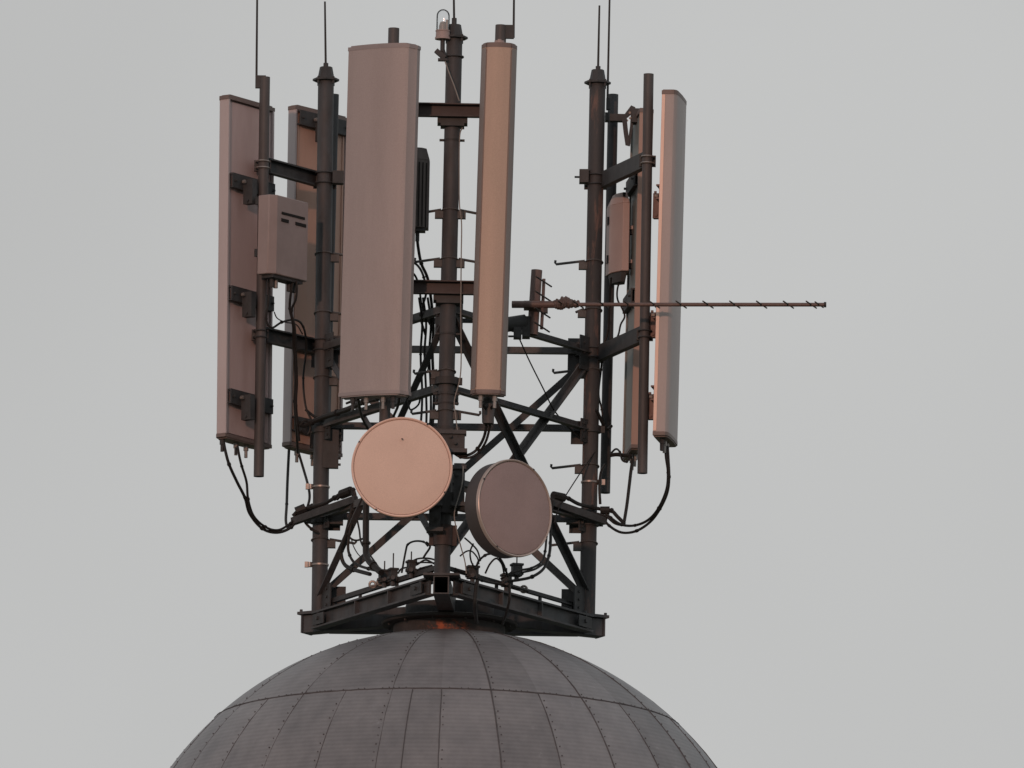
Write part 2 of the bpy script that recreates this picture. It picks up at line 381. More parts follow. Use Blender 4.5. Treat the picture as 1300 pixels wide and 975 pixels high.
# ------------------------------------------------------------------ lattice mast
mast = Thing('lattice_mast', 'dark three legged steel lattice mast with crossed braces standing on the base frame', 'lattice mast', cen)
legs = {}
def ubolt(m, c, axis, r, back):
    m.ring(c, axis, r, u(1.1), 18)
for k in 'FLR':
    p, q = base[k] + Z*.018, legp(k, ZT)
    m = MB(); m.cyl(p, q, LR_, 28)
    ax = (q-p).normalized()
    legs[k] = mast.part('leg', m, SUNPATCH if k == 'R' else STEEL, label={'R':'leg with sunlit patches painted in as rust coloured streaks'}.get(k))
    c = MB()
    c.lathe(q - ax*u(1), ax, [(0,-.0),(u(11.5),0),(u(17),u(.5)),(u(17),u(3)),(u(11),u(3.6)),(u(10.3),u(6)),(u(8),u(18.5)),(0,u(19))], 8)
    for i in range(4):
        a = math.pi/4 + i*math.pi/2; b_ = q + Vector((math.cos(a), math.sin(a), 0))*u(13.5); c.cyl(b_ - ax*u(5), b_ + ax*u(4), u(1.6), 6)
    mast.part('leg_cap', c, STEEL2, legs[k])
def peg(k, py, sides, L_=34, hook=True, bracket=True, diry=.12):
    z = zleg(k, py); c = legp(k, z); ax = (legp(k, ZT) - base[k]).normalized()
    m = MB()
    m.ring(c + ax*u(2), ax + Vector((0,.18,0)), LR_ + u(1), u(1.0), 20)
    for s_ in sides:
        e = Vector((s_, 0, 0))
        if bracket: m.box(c + e*u(12) - ax*u(3), e, Vector((0,1,0)), ax, u(15), u(9), u(9))
        a = c + e*u(12) + Vector((0,-.02,0)) + ax*u(3); b_ = c + e*u(14+L_) + Vector((0, diry*L_/200.,0)) + ax*u(-.5)
        pts = [a, b_]
        if hook: pts += [b_ + e*u(1.5) + ax*u(2), b_ + e*u(1.2) + ax*u(5)]
        m.tube(pts, u(1.7), 8, False)
    mast.part('step_peg', m, STEEL3, legs[k])
for y in (270,): peg('F', y, (-1,1), 24, False)
for y in (332, 525): peg('F', y, (-1,1), 28, True)
peg('F', 474, (-1,), 26, True)
for y in (325, 400, 482, 688): peg('L', y, (1,), 30, True)
for y in (335, 396, 473, 594, 692): peg('R', y, (-1,), 34 if y != 396 else 8, y != 396)
def collar(k, py, h, r, mtl=STEEL2):
    z = zleg(k, py); c = legp(k, z); ax = (legp(k, ZT) - base[k]).normalized()
    m = MB(); m.lathe(c - ax*u(h/2), ax, [(LR_*.98,0),(u(r),0),(u(r),u(h)),(LR_*.98,u(h))], 28)
    m.box(c + Vector((u(r+2),0,0)), (1,0,0), (0,1,0), ax, u(6), u(5), u(h)); m.box(c - Vector((u(r+2),0,0)), (1,0,0), (0,1,0), ax, u(6), u(5), u(h))
    mast.part('leg_collar', m, mtl, legs[k])
collar('F', 178, 2.4, 10.9); collar('F', 424, 2.4, 11); collar('F', 484, 9, 15); collar('F', 500, 3, 11.6); collar('F', 512, 2, 11.2)
collar('F', 548, 12, 13); collar('F', 680, 26, 12.5, BROWNBAR)
collar('L', 545, 10, 13); collar('L', 655, 20, 13); collar('R', 545, 9, 13); collar('R', 660, 16, 13)
# levels
zA = (legp('F', zleg('F', 487)).z + zleg('L', 538) + zleg('R', 545))/3
zA = zleg('F', 490); zBk = zleg('F', 391); zC = zleg('F', 606)
HS = u(10.5)
def outn(a, b):
    d = (base[b]-base[a]).normalized(); o = Vector((d.y,-d.x,0))
    return o if o.dot((base[a]+base[b])/2 - cen) > 0 else -o
for z, size in ((zA,9.5),(zBk,9.5),(zC,9.5)):
    for a, b in (('F','L'),('F','R'),('L','R')):
        m = MB(); m.angle(legp(a,z), legp(b,z), u(size), u(1.8), Z)
        mast.part('horizontal_brace', m, random.choice((STEEL, STEEL3)))
m = MB(); z = zleg('L', 409); m.angle(at(500,405,-.62), at(628,407.4,-.62), u(6), u(1.5), Z)
mast.part('horizontal_brace', m, STEEL)
for a, b in (('F','L'),('F','R'),('L','R')):
    o = outn(a,b)
    for (s_, e_, sg) in ((a,b,1),(b,a,-1)):
        p, q = legp(s_, zBk - u(8)), legp(e_, ZB + u(22))
        m = MB(); m.angle(p + o*u(3)*sg, q + o*u(3)*sg, u(9), u(1.6), o)
        mast.part('diagonal_brace', m, random.choice((STEEL, STEEL3, STEEL2)))
    # gusset plates where braces meet a leg
    for kx, oth in ((a,b),(b,a)):
        d = (base[oth]-base[kx]).normalized()
        for z, w, h in ((zBk - u(6), 24, 44), (ZB + u(20), 26, 34), (zA - u(6), 18, 30), (zC - u(6), 18, 26)):
            if kx == 'F' and z < ZB + u(25): continue
            g_ = MB(); c = legp(kx, z) + d*(LR_ + u(w/2) - u(3)); g_.box(c + o*u(1.2), d, o, Z, u(w), u(2), u(h))
            for i in (-1,0,1): g_.cyl(c + d*u(4) + Z*u(h*.3*i) + o*u(1), c + d*u(4) + Z*u(h*.3*i) + o*u(4), u(1.7), 6)
            mast.part('gusset_plate', g_, STEEL2)
# bolted plate on the left leg
g_ = MB(); c = at(420,570,YL-.03); g_.box(c, (1,0,0), (0,1,0), Z, u(20), u(10), u(50))
for i in range(6): g_.cyl(c + Vector((u(9),0,u(-20+8*i))), c + Vector((u(13),0,u(-20+8*i))), u(1.6), 6)
mast.part('bolted_plate', g_, STEEL2)

# ------------------------------------------------------------------ mounting pipes
PG = 'vertical antenna mounting pipes'
def mpipe(top, bot, r, mtl, label, open_=True):
    p, q = at(*bot), at(*top); m = MB(); m.pipe(p, q, u(r), u(1.3))
    solo('mounting_pipe', m, mtl, label, 'pipe', p, PG)
    return p, q
mpipe((336.3,98,0),(328.5,605,0), 6.6, PIPEM, 'brown grey vertical pipe in front of the far left panel, its open end hanging lowest')
mpipe((500,36,-1.2),(488,546,-1.2), 7, PIPEM, 'pipe stub poking up above the widest grey panel')
mpipe((636,32,-1.2),(620,538,-1.2), 7, PIPEM, 'pipe above the narrow beige panel with a rod plate on its side')
mpipe((823.5,94,-.45),(815.5,601,-.45), 6.4, PIPEM, 'tall dark pipe just left of the far right panel')
mpipe((778.5,120,.74),(768,626,.74), 6.6, STEEL, 'dark pipe close beside the right mast leg, holding the black hinged bracket')
mpipe((424,120,.86),(412,585,.86), 6.4, STEEL, 'dark pipe hidden mostly behind the left mast leg')
mpipe((681.5,343,-.62),(676,425,-.62), 7, mat('reddish_pipe', (.17,.125,.12), .5, .2, 8, .3, (.09,.07,.068), .6, .1), 'short reddish brown pipe holding the inner end of the long thin aerial')

# ------------------------------------------------------------------ support arms
AG = 'steel arms holding the antenna pipes to the mast'
def arm(p, q, h, t, label, mtl=STEEL2, pr=7.5, legk=None, ext=0, pipe_clamp=True, ps=None):
    p, q = Vector(p), Vector(q); d = (q-p).normalized(); side = d.cross(Z).normalized()
    T = Thing('support_arm', label, 'support arm', q, AG)
    m = MB(); h_, t_ = u(h), u(t)
    m.sweep(p - d*u(3), q + d*u(ext), [(-h_/2,-t_/2),(-h_/2,t_/2),(-h_/2+u(2),t_/2),(-h_/2+u(2),-t_/2+u(2)),(h_/2-u(2),-t_/2+u(2)),(h_/2-u(2),t_/2),(h_/2,t_/2),(h_/2,-t_/2)], Z)
    bar = T.part('bar', m, mtl)
    return T, bar, d, side
def clampset(T, c, axis, r, away, h, par=None):
    axis = Vector(axis).normalized(); away = Vector(away).normalized(); sd = axis.cross(away).normalized()
    m = MB(); m.box(c - away*(u(r)+u(3)), away, sd, axis, u(6), u(2*r+8), u(h)); T.part('clamp', m, STEEL2)
    m = MB()
    for s_ in (-.3,.3):
        cc = c + axis*u(h*s_)
        pts = [cc + sd*u(r+1.5)*math.cos(a) + away*u(r+1.5)*math.sin(a) for a in [math.pi*i/10 for i in range(11)]]
        pts = [pts[0] - away*u(r+9)] + pts + [pts[-1] - away*u(r+9)]
        m.tube(pts, u(1.1), 6, False)
    T.part('u_bolt', m, GALV if random.random() < .2 else STEEL2)
for (py0, py1, txt) in ((209, 226,'upper'), (424,438,'lower')):
    p = at(335 - (py0-98)*.0154 + 1.5, py0, 0.045); lz = zleg('L', py1); q = legp('L', lz) + Vector((-.03,.07,0))
    T, b_, d, side = arm(p, q, 19, 9, f'{txt} short arm from the far left pipe to the left mast leg', ext=24)
    clampset(T, at(335 - (py0-98)*.0154, py0, 0), (0,0,1), 6.6, (0,-1,0), 14)
    clampset(T, legp('L', lz), (0,0,1), 10.5, (0,-1,0), 22)
    m = MB(); m.box(legp('L', lz)+Vector((u(17),-.02,0)), (1,.1,0),(0,1,0),Z, u(14),u(16),u(16)); T.part('end_block', m, STEEL2)
for (py0, py1, txt) in ((203,228,'upper'), (424,448,'lower')):
    p = at(824 - (py0-94)*.0158 - 2, py0, -.42); lz = zleg('R', py1); q = legp('R', lz) + Vector((.03,.06,0))
    T, b_, d, side = arm(p, q, 20, 9, f'{txt} rising arm from the right mast leg out to the tall dark pipe', ext=14)
    clampset(T, at(824 - (py0-94)*.0158, py0, -.45), (0,0,1), 6.4, (0,-1,0), 14)
    clampset(T, legp('R', lz), (0,0,1), 10.5, (0,-1,0), 20)
    m = MB(); m.box(legp('R', lz)+Vector((-u(15),-.02,u(3))), (1,-.1,0),(0,1,0),Z, u(12),u(16),u(17))
    m.cyl(legp('R', lz)+Vector((-u(20),-.03,u(2))), legp('R', lz)+Vector((-u(27),-.03,u(2))), u(1.3), 6); T.part('end_block', m, STEEL2)
    c = at(779 - (py1-120)*.0205, py1, .66); m = MB(); m.box((c+legp('R',lz))/2, (1,.1,0),(0,1,0),Z, u(16),u(14),u(15)); T.part('pipe_bracket', m, STEEL2)
for (py, txt) in ((143,'upper'),(368,'lower')):
    z = zleg('F', py); c = legp('F', z) + Vector((0,-.085,0))
    T = Thing('support_arm', f'{txt} level crossbar between the wide grey panel and the narrow beige panel', 'support arm', c, AG)
    cx = c.x; p = Vector((at(500 - (py-36)*.0235, py, -1.07).x - .05, c.y, c.z)); q = Vector((at(636-(py-32)*.0316, py, -1.07).x + .05, c.y, c.z))
    m = MB(); h_, t_ = u(17), u(11)
    m.sweep(p, q, [(-h_/2,-t_/2),(-h_/2,t_/2),(-h_/2+u(1.6),t_/2),(-h_/2+u(1.6),-t_/2+u(2)),(h_/2-u(1.6),-t_/2+u(2)),(h_/2-u(1.6),t_/2),(h_/2,t_/2),(h_/2,-t_/2)], Z)
    T.part('bar', m, BROWNBAR)
    m = MB(); lc = legp('F', z-u(15)); m.box(lc + Vector((0,-.01,u(3))), (1,0,0),(0,1,0),Z, u(38), u(24), u(7)); m.box(lc + Vector((0,-.01,-u(2))), (1,0,0),(0,1,0),Z, u(30), u(26), u(4)); T.part('clamp', m, STEEL2)
    m = MB(); m.ring(legp('F', z), Z, u(11.6), u(1.1)); T.part('u_bolt', m, STEEL2)
    for X, P_ in ((p.x+.05, (500,36)), (q.x-.05, (636,32))):
        m = MB(); m.box((X, c.y-.03, c.z), (1,0,0),(0,1,0),Z, u(20),u(6),u(22)); T.part('clamp', m, STEEL2)

# ------------------------------------------------------------------ panel antennas
NG = 'tall panel antennas'
def arc_profile(W, T, side=.5, bulge=1.0, recess=5, n=14, lip=3):
    w = W/2; b = -T/2; s_ = b + T*side
    pts = [(-w, b)]
    for i in range(n+1):
        a = math.pi*(1 - i/n); x = w*math.cos(a); x = math.copysign(w*abs(math.cos(a))**.8, math.cos(a))
        pts.append((x, s_ + (T/2 - s_)*bulge*math.sin(a)**.75))
    pts += [(w, b)]
    if recess: pts += [(w-lip, b), (w-lip, b+recess), (-w+lip, b+recess), (-w+lip, b)]
    return pts
def panel(top, bot, n, W, T, label, m_radome, m_back, prof=None, recess=5, cap=None, brackets=(), conns=(-.25,.25), capm=CAPM, pipe_gap=14, capk=1.02, tilt_box=True, lip=3, tilt_off=0, bm_=None):
    p, q = at(*bot), at(*top); a = (q-p).normalized(); n = Vector(n); n = (n - a*n.dot(a)).normalized(); w = n.cross(a).normalized()
    if w.x < 0 : w = -w
    T_ = Thing('panel_antenna', label, 'panel antenna', p, NG)
    pr = prof or arc_profile(W, T, recess=recess, lip=lip)
    def sw(m, p_, q_, pts, k=1.0):
        N_ = len(pts); vs = [p_ + w*u(x)*k + n*u(y)*k for x, y in pts] + [q_ + w*u(x)*k + n*u(y)*k for x, y in pts]
        m.poly(vs, [(i,(i+1)%N_,N_+(i+1)%N_,N_+i) for i in range(N_)] + [tuple(range(N_-1,-1,-1)), tuple(range(N_,2*N_))])
    m = MB(); sw(m, p + a*u(2), q - a*u(2), pr); rad = T_.part('radome', m, m_radome)
    if recess:
        m = MB(); m.box((p+q)/2 + n*u(-T/2+recess-1.5), w, n, a, u(W-2*lip-.6), u(2), (q-p).length - u(8))
        bp = T_.part('back_plate', m, m_back)
        m = MB()
        for e in (-1,1): m.box((p+q)/2 + w*u(e*(W/2-lip-4)) + n*u(-T/2+recess-3.2), w, n, a, u(2.4), u(1.6), (q-p).length - u(16))
        T_.part('stiffener_rib', m, m_back, bp)
    else:
        m = MB(); m.box((p+q)/2 + n*u(-T/2-.6), w, n, a, u(W-6), u(2), (q-p).length - u(12)); T_.part('back_plate', m, m_back)
    outer = pr[:-4] if recess else pr
    for c, s_ in ((q,1),(p,-1)):
        m = MB(); sw(m, c - a*u(2)*s_, c + a*u(2.6)*s_, outer, capk)
        sw(m, c + a*u(2.6)*s_, c + a*u(4.2)*s_, outer, .93)
        T_.part('end_cap', m, capm)
    for f in conns:
        m = MB(); c = p + w*u(W*f) - a*u(3); m.cyl(c, c - a*u(8), u(3.3), 10); m.cyl(c - a*u(8), c - a*u(17), u(2.2), 10); T_.part('connector', m, GALV if abs(f) < .3 else STEEL2)
    for f in brackets:
        c = p + (q-p)*f + n*u(-T/2-2)
        m = MB(); hh = u(19); m.sweep(c - w*u(W/2-4), c + w*u(W/2-4), [(-hh/2,u(3)),(-hh/2,-u(3)),(-hh/2+u(2),-u(3)),(-hh/2+u(2),u(1)),(hh/2-u(2),u(1)),(hh/2-u(2),-u(3)),(hh/2,-u(3)),(hh/2,u(3))], a)
        for e in (-1,1):
            m.cyl(c + w*u(e*(W/2-9)) - n*u(3), c + w*u(e*(W/2-9)) - n*u(6), u(1.6), 6)
        b_ = T_.part('mounting_bracket', m, bm_ or STEEL2)
        if tilt_box:
            o_ = w*u(tilt_off); m = MB(); m.box(c + o_ - n*u(pipe_gap/2+3) - a*u(12), n, w, a, u(pipe_gap), u(10), u(32)); m.cyl(c + o_ - n*u(pipe_gap/2+3) - a*u(24) - w*u(7), c + o_ - n*u(pipe_gap/2+3) - a*u(24) + w*u(7), u(2), 8)
            T_.part('tilt_arm', m, bm_ or STEEL2, b_)
            m = MB(); m.cyl(c + o_ - n*u(5) - w*u(9), c + o_ - n*u(9) - w*u(9), u(2.4), 6); T_.part('bolt', m, GALV, b_)
    return T_, p, q, a, n, w
# far left, seen from behind
panel((310.5,132.5,.07),(306.5,560,.07), (-.835,.55,0), 104, 22, 'far left panel seen from its brown back, three dark brackets across it', FLANGE, BACK, brackets=(.755,.42,.115), conns=(-.42,-.12,.1), lip=3, recess=6, tilt_off=-20)
# behind the left leg
panel((401,145.5,.97),(393.5,571,.97), (-.78,.62,0), 106, 20, 'panel with orange brown back standing behind the left mast leg', FLANGE, BACK2, brackets=(.972,.30,.06), conns=(-.25,.05), recess=5, tilt_off=-14)
# front left, wide
panel((486,61.5,-1.38),(473.8,500,-1.38), (-.36,-.93,0), 91, 27, 'widest grey panel, facing front above the pale round dish', PANEL, BACK, prof=[(-45.5,-13),(-45.5,-1)]+[(-45+ i*6.6, 1.0+11.5*math.sin(math.pi*(.06+.66*i/12))) for i in range(13)]+[(38.6,8),(43,-1),(45.5,-3.5),(45.5,-13)], recess=0, capm=mat('grey_cap',(.27,.245,.255),.5,.06), conns=(-.3,-.1,.15,.3), brackets=(.85,.5,.12))
# front right, narrow beige
bp_ = [(-22,-10),(-22,-4),(-20.5,0),(-16.2,7.0),(-15.4,6.2),(-14.6,7.6),(-8,9.6),(0,10.3),(8,9.6),(14.6,7.6),(15.4,6.2),(16.2,7.0),(20.5,0),(22,-4),(22,-10)]
PB_ = panel((633.8,59.5,-1.38),(619.5,498,-1.38), (-.02,-1,0), 44, 20, 'narrow beige panel facing the front, right of the front mast leg', BEIGE, BEIGE_SHADE, prof=bp_, recess=0, capm=CAPM, conns=(-.2,.2), brackets=(.85,.5,.12))
T4,p4,q4,a4,n4,w4 = PB_
for sg in (-1,1):
    m = MB(); P4 = [(16.4,7.3),(20.9,.2),(22.4,-4),(22.4,-9.5),(21.4,-9.5),(21,-4),(19.5,-.2),(15.8,6)]
    lo_, hi_ = p4 + a4*u(3), q4 - a4*u(3); N_ = len(P4)
    vs = [lo_ + w4*u(sg*x) + n4*u(y) for x,y in P4] + [hi_ + w4*u(sg*x) + n4*u(y) for x,y in P4]
    m.poly(vs, [(i,(i+1)%N_,N_+(i+1)%N_,N_+i) for i in range(N_)] + [tuple(range(N_-1,-1,-1)), tuple(range(N_,2*N_))])
    T4.part('shaded_side', m, BEIGE_SHADE)  # the dimness of the turned-away sides is put into this colour
    m = MB(); m.box((lo_+hi_)/2 + w4*u(sg*15.4) + n4*u(6.6), w4, n4, a4, u(1.0), u(1.0), (hi_-lo_).length - .02); T4.part('groove_seal', m, CAPM)
m = MB(); m.cyl(q4 + a4*u(4) - n4*u(2), q4 + a4*u(8) - n4*u(2), u(6.5), 12); m.cyl(q4 + a4*u(8) - n4*u(2), q4 + a4*u(10) - n4*u(2), u(2.5), 8); T4.part('top_fitting', m, LAMPB)
# far right, edge on
BKR = mat('reddish_bracket', (.19,.125,.115), .6, .25, 20)
P5_ = panel((857,125,-.42),(845.5,557,-.42), (.985,-.17,0), 84, 20, 'far right panel seen edge on, pink lit side and grey rounded front', PANELW, BACK2, prof=[(-42,-10),(-42,2),(-41.3,5.5),(-38,8),(-32,9.4),(0,10),(32,9.4),(38,8),(41.3,5.5),(42,2),(42,-10),(39,-10),(39,-5),(-39,-5),(-39,-10)], recess=5, brackets=(.71,.36,.12), conns=(-.12,.08,-.3), pipe_gap=9, bm_=BKR)
T5,p5,q5,a5,n5,w5 = P5_
ws = w5 if w5.y < 0 else -w5
m = MB(); m.box((p5+q5)/2 + ws*u(42.4) + n5*u(-7.6), n5, w5, a5, u(4), u(1.6), (q5-p5).length - .03); T5.part('edge_flange', m, DISHRIM)
# right rear
panel((816,149,.52),(805,574,.52), (.993,.115,0), 92, 19, 'slim grey panel half hidden behind the tall dark right pipe', mat('orange_grey_side',(.37,.26,.225),.5,.08,3,.3), mat('unlit_grey_green_back',(.20,.225,.22),.5,.08,4), prof=[(-46,-9.5),(-46,5),(-43,8.5),(0,9.5),(43,8.5),(46,5),(46,-9.5),(43,-9.5),(43,-5.5),(-43,-5.5),(-43,-9.5)], recess=4, brackets=(.80,.45), conns=(-.2,.1), tilt_box=False)  # back plate colour darkened and greened to carry its shade
# strips along the edges of the beige panel
# black hinged tilt bracket at the top of the right rear panel
T = Thing('hinged_bracket', 'black hinged tilt bracket at the top of the pipe beside the right mast leg', 'bracket', at(778,150,.62))
m = MB()
def flat(m, pts, Y, t):
    a = [at(x,y,Y-t/2) for x,y in pts]; b = [at(x,y,Y+t/2) for x,y in pts]; n = len(pts)
    m.poly(a+b, [(i,(i+1)%n,n+(i+1)%n,n+i) for i in range(n)] + [tuple(range(n-1,-1,-1)), tuple(range(n,2*n))])
links = ([(789.5,150),(795.5,147),(797,163),(798.5,176),(799.5,186),(794,184.5),(791.5,168)], [(801,133.5),(806.5,136),(808,151),(804,156),(802,172),(799.8,185.5),(796.5,183),(799.8,160),(800.5,148)], [(789.6,149.5),(795,142),(801,134),(805,142),(797,149.5)])
for Y_ in (.50, .57):
    m = MB()
    for i, l_ in enumerate(links): flat(m, l_, Y_ + i*.006, .012)
    T.part('link_plate', m, STEEL2)
m = MB()
for x, y in ((799.5,143),(796,153),(800,150),(797.5,181)): m.cyl(at(x,y,.50), at(x,y,.64), u(1.6), 8)
T.part('bolt', m, GALV)
m = MB(); m.box(at(785,150,.60), (1,0,0),(0,1,0),Z, u(22),u(13),u(9)); m.box(at(770.5,149,.62), (1,0,0),(0,1,0),Z, u(5),u(18),u(10)); T.part('clamp', m, STEEL2)
m = MB(); m.box(at(807,148,.52), (1,0,0),(0,1,0),Z, u(10),u(20),u(18)); T.part('panel_lug', m, STEEL2)

# ------------------------------------------------------------------ radio units
UG = 'remote radio units on the pipes'
# left box with slots
c = at(359.5, 303, -.035); w = Vector((.6,.8,0)); n = Vector((.8,-.6,0))
T = Thing('radio_unit', 'grey box with dark vent slots on the far left pipe', 'radio unit', c - Z*.26, UG)
m = MB(); hw = 38; tk = 24
pr = [(-hw,-tk/2),(hw,-tk/2),(hw,tk/2-2),(hw-3,tk/2),(-hw+9,tk/2),(-hw,tk/2-7)]
vs = []; 
for s_ in (-1,1): vs += [c + w*u(x) + n*u(y) + Z*u(51*s_) for x,y in pr]
N_ = len(pr); m.poly(vs, [(i,(i+1)%N_,N_+(i+1)%N_,N_+i) for i in range(N_)] + [tuple(range(N_-1,-1,-1)), tuple(range(N_,2*N_))])
T.part('case', m, UNIT, bevel=.006)
m = MB(); m.box(c + w*u(4) + n*u(tk/2+.2) + Z*u(29), w,n,Z, u(48),u(1.2),u(3.2)); T.part('vent_slot', m, SLOT)
m = MB(); m.box(c - w*u(13) + n*u(tk/2+.2) + Z*u(20), w,n,Z, u(15),u(1.2),u(4.2)); T.part('vent_slot', m, SLOT)
m = MB(); m.box(c + w*u(20) + n*u(tk/2+.2) + Z*u(20), w,n,Z, u(22),u(1.2),u(4.2)); T.part('vent_slot', m, SLOT)
m = MB(); m.box(c - Z*u(53), w,n,Z, u(62),u(18),u(4)); T.part('connector_plate', m, STEEL2)
for x in (-22,-14,14,24):
    m = MB(); m.cyl(c + w*u(x) - Z*u(54), c + w*u(x) - Z*u(66), u(3), 10); T.part('connector', m, GALV if x == -14 else STEEL2)
m = MB(); m.box(c - n*u(tk/2+3) + Z*u(45) - w*u(20), w,n,Z, u(30),u(8),u(10)); m.box(c - n*u(tk/2+3) - Z*u(22) - w*u(20), w,n,Z, u(30),u(8),u(10)); T.part('pipe_clamp', m, STEEL2)
# right pale unit
c = at(785.5, 297.5, .58)
T = Thing('radio_unit', 'pale pinkish box with chamfered top beside the right mast leg', 'radio unit', c - Z*.26, UG)
def prism(m, c, pts, z0, z1, k0=1, k1=1, cx=0, cy=0):
    N_ = len(pts); vs = [c + Vector((u(cx+(x-cx)*k0), u(cy+(y-cy)*k0), u(z0))) for x,y in pts] + [c + Vector((u(cx+(x-cx)*k1), u(cy+(y-cy)*k1), u(z1))) for x,y in pts]
    m.poly(vs, [(i,(i+1)%N_,N_+(i+1)%N_,N_+i) for i in range(N_)] + [tuple(range(N_-1,-1,-1)), tuple(range(N_,2*N_))])
plan = [(-16,26),(-9.5,2),(5,-18),(13.5,-17),(13.5,16),(2,24)]
m = MB(); prism(m, c, plan, -50, 38); prism(m, c, plan, 38, 53, 1, .62, 4, 0)
T.part('case', m, UNITP, bevel=.004)
m = MB(); prism(m, c, [(x*.8,y*.8) for x,y in plan], -63, -50.5, .8, 1); T.part('connector_plate', m, STEEL2)
m = MB(); m.cyl(c+Vector((u(6),-u(14),u(49))), c+Vector((u(6),-u(22),u(49))), u(2), 8); T.part('screw', m, SLOT)
for dz in (6,-38):
    m = MB(); m.box(c + Vector((u(18),0,u(dz+2.4))), (1,0,0),(0,1,0),Z, u(11),u(11),u(4.5)); hb = T.part('standoff_bracket', m, UNITP)
    m = MB(); m.box(c + Vector((u(17),u(1),u(dz-3))), (1,0,0),(0,1,0),Z, u(7),u(8),u(6)); T.part('bolt', m, STEEL2, hb)
m = MB(); m.box(c + Vector((u(24.5),u(4),u(-16))), (1,0,0),(0,1,0),Z, u(3),u(10),u(50)); T.part('rail', m, UNITP)
m = MB(); m.box(c + Vector((-u(7),u(22),u(20))), (1,0,0),(0,1,0),Z, u(16),u(18),u(10)); m.box(c + Vector((-u(7),u(22),-u(30))), (1,0,0),(0,1,0),Z, u(16),u(18),u(10)); T.part('pipe_clamp', m, STEEL2)
# dark unit behind the wide panel
c = at(529, 241, -1.0)
T = Thing('radio_unit', 'dark slim box peeking out behind the widest grey panel', 'radio unit', c - Z*.26, UG)
plan2 = [(-16,14),(-16,-10),(2,-14),(9,-12),(16,-4),(16,14)]
m = MB(); prism(m, c, plan2, -50, 37); prism(m, c, plan2, 37, 53, 1, .72, 0, 2); T.part('case', m, UNITD, bevel=.004)
m = MB()
for x in (3,7.5,12): m.box(c + Vector((u(x),-u(13 if x<5 else 10.5 if x<10 else 6.5),-u(8))), (1,0,0),(0,1,0),Z, u(1.5),u(7),u(82))
T.part('cooling_fin', m, SLOT)
m = MB(); m.box(c + Vector((0,0,-u(52))), (1,0,0),(0,1,0),Z, u(24),u(18),u(4)); m.cyl(c+Vector((u(2),0,-u(53))), c+Vector((u(2),0,-u(66))), u(2.6), 10); T.part('connector', m, STEEL2)
m = MB(); m.box(c + Vector((-u(18),-u(10),u(10))), (1,.4,0),(-.4,1,0),Z, u(30),u(8),u(12)); m.box(c + Vector((-u(18),-u(10),-u(30))), (1,.4,0),(-.4,1,0),Z, u(30),u(8),u(12)); T.part('pipe_clamp', m, STEEL2)

# ------------------------------------------------------------------ dishes
DG = 'round microwave dishes'
def dish(c, n, rad, depth, label, m_face, m_rim, m_shroud, mount):
    c = Vector(c); n = Vector(n).normalized(); r = u(rad)
    T = Thing('dish_antenna', label, 'dish antenna', c - Z*r, DG)
    m = MB(); m.lathe(c, n, [(0,u(1.2)),(r*.5,u(.9)),(r*.9,u(.2)),(r*.945,-u(.4)),(r*.945,-u(2)),(0,-u(2.5))], 72); T.part('radome', m, m_face)
    m = MB(); m.lathe(c, n, [(r*.95,-u(1.2)),(r*.965,u(.6)),(r*.985,u(1.2)),(r,u(.3)),(r*1.003,-u(3.5)),(r*.985,-u(4.2)),(r*.95,-u(3.4)),(r*.95,-u(1.2))], 96); rm = T.part('rim', m, m_rim)
    m = MB(); x = n.cross(Z).normalized(); y = x.cross(n)
    for i in range(4):
        a = 2*math.pi*(i+.3)/4 + .05; k_ = c + (x*math.cos(a)+y*math.sin(a))*r*.985; m.box(k_ - n*u(1), n, k_-c, (k_-c).cross(n), u(5), u(1.6), u(2.4))
    T.part('rim_clip', m, STEEL2, rm)
    m = MB(); m.lathe(c, n, [(0,-u(5)),(r*.96,-u(3)),(r*.975,-u(5)),(r*.975,-u(depth)),(r*.9,-u(depth+4)),(r*.35,-u(depth+16)),(0,-u(depth+17))], 72); T.part('shroud', m, m_shroud)
    m = MB(); b_ = c - n*u(depth+15); m.cyl(b_, b_ - n*u(12), u(11), 16); T.part('hub', m, SHROUD)
    m = MB(); p_ = b_ - n*u(8); e = Vector(mount); m.tube([p_, (p_+e)/2 + Z*.0, e], u(6), 10, False); m.box(e, (1,0,0),(0,1,0),Z, u(28),u(30),u(26)); T.part('mount_arm', m, STEEL2)
    return T
lf = lambda py: legp('F', zleg('F', py))
D1_ = dish(at(510.2, 593, -1.47), (-.02,-.985,-.02), 63.6, 20, 'pale cream round dish facing the front, left of the mast leg', DISHM, DISHRIM, SHROUD, lf(560)+Vector((-.02,-.02,0)))
m = MB(); m.cyl(at(510.5,557,-1.50), at(510.5,557,-1.46), u(1.1), 8); D1_.part('drain_plug', m, CAPM)
dish(at(653.8, 645, -1.40), (.66,-.75,.02), 62, 27, 'brown grey round dish turned to the right with a deep dark shroud', DISHD, RIMG, SHROUD, lf(640)+Vector((.02,0.0,0)))
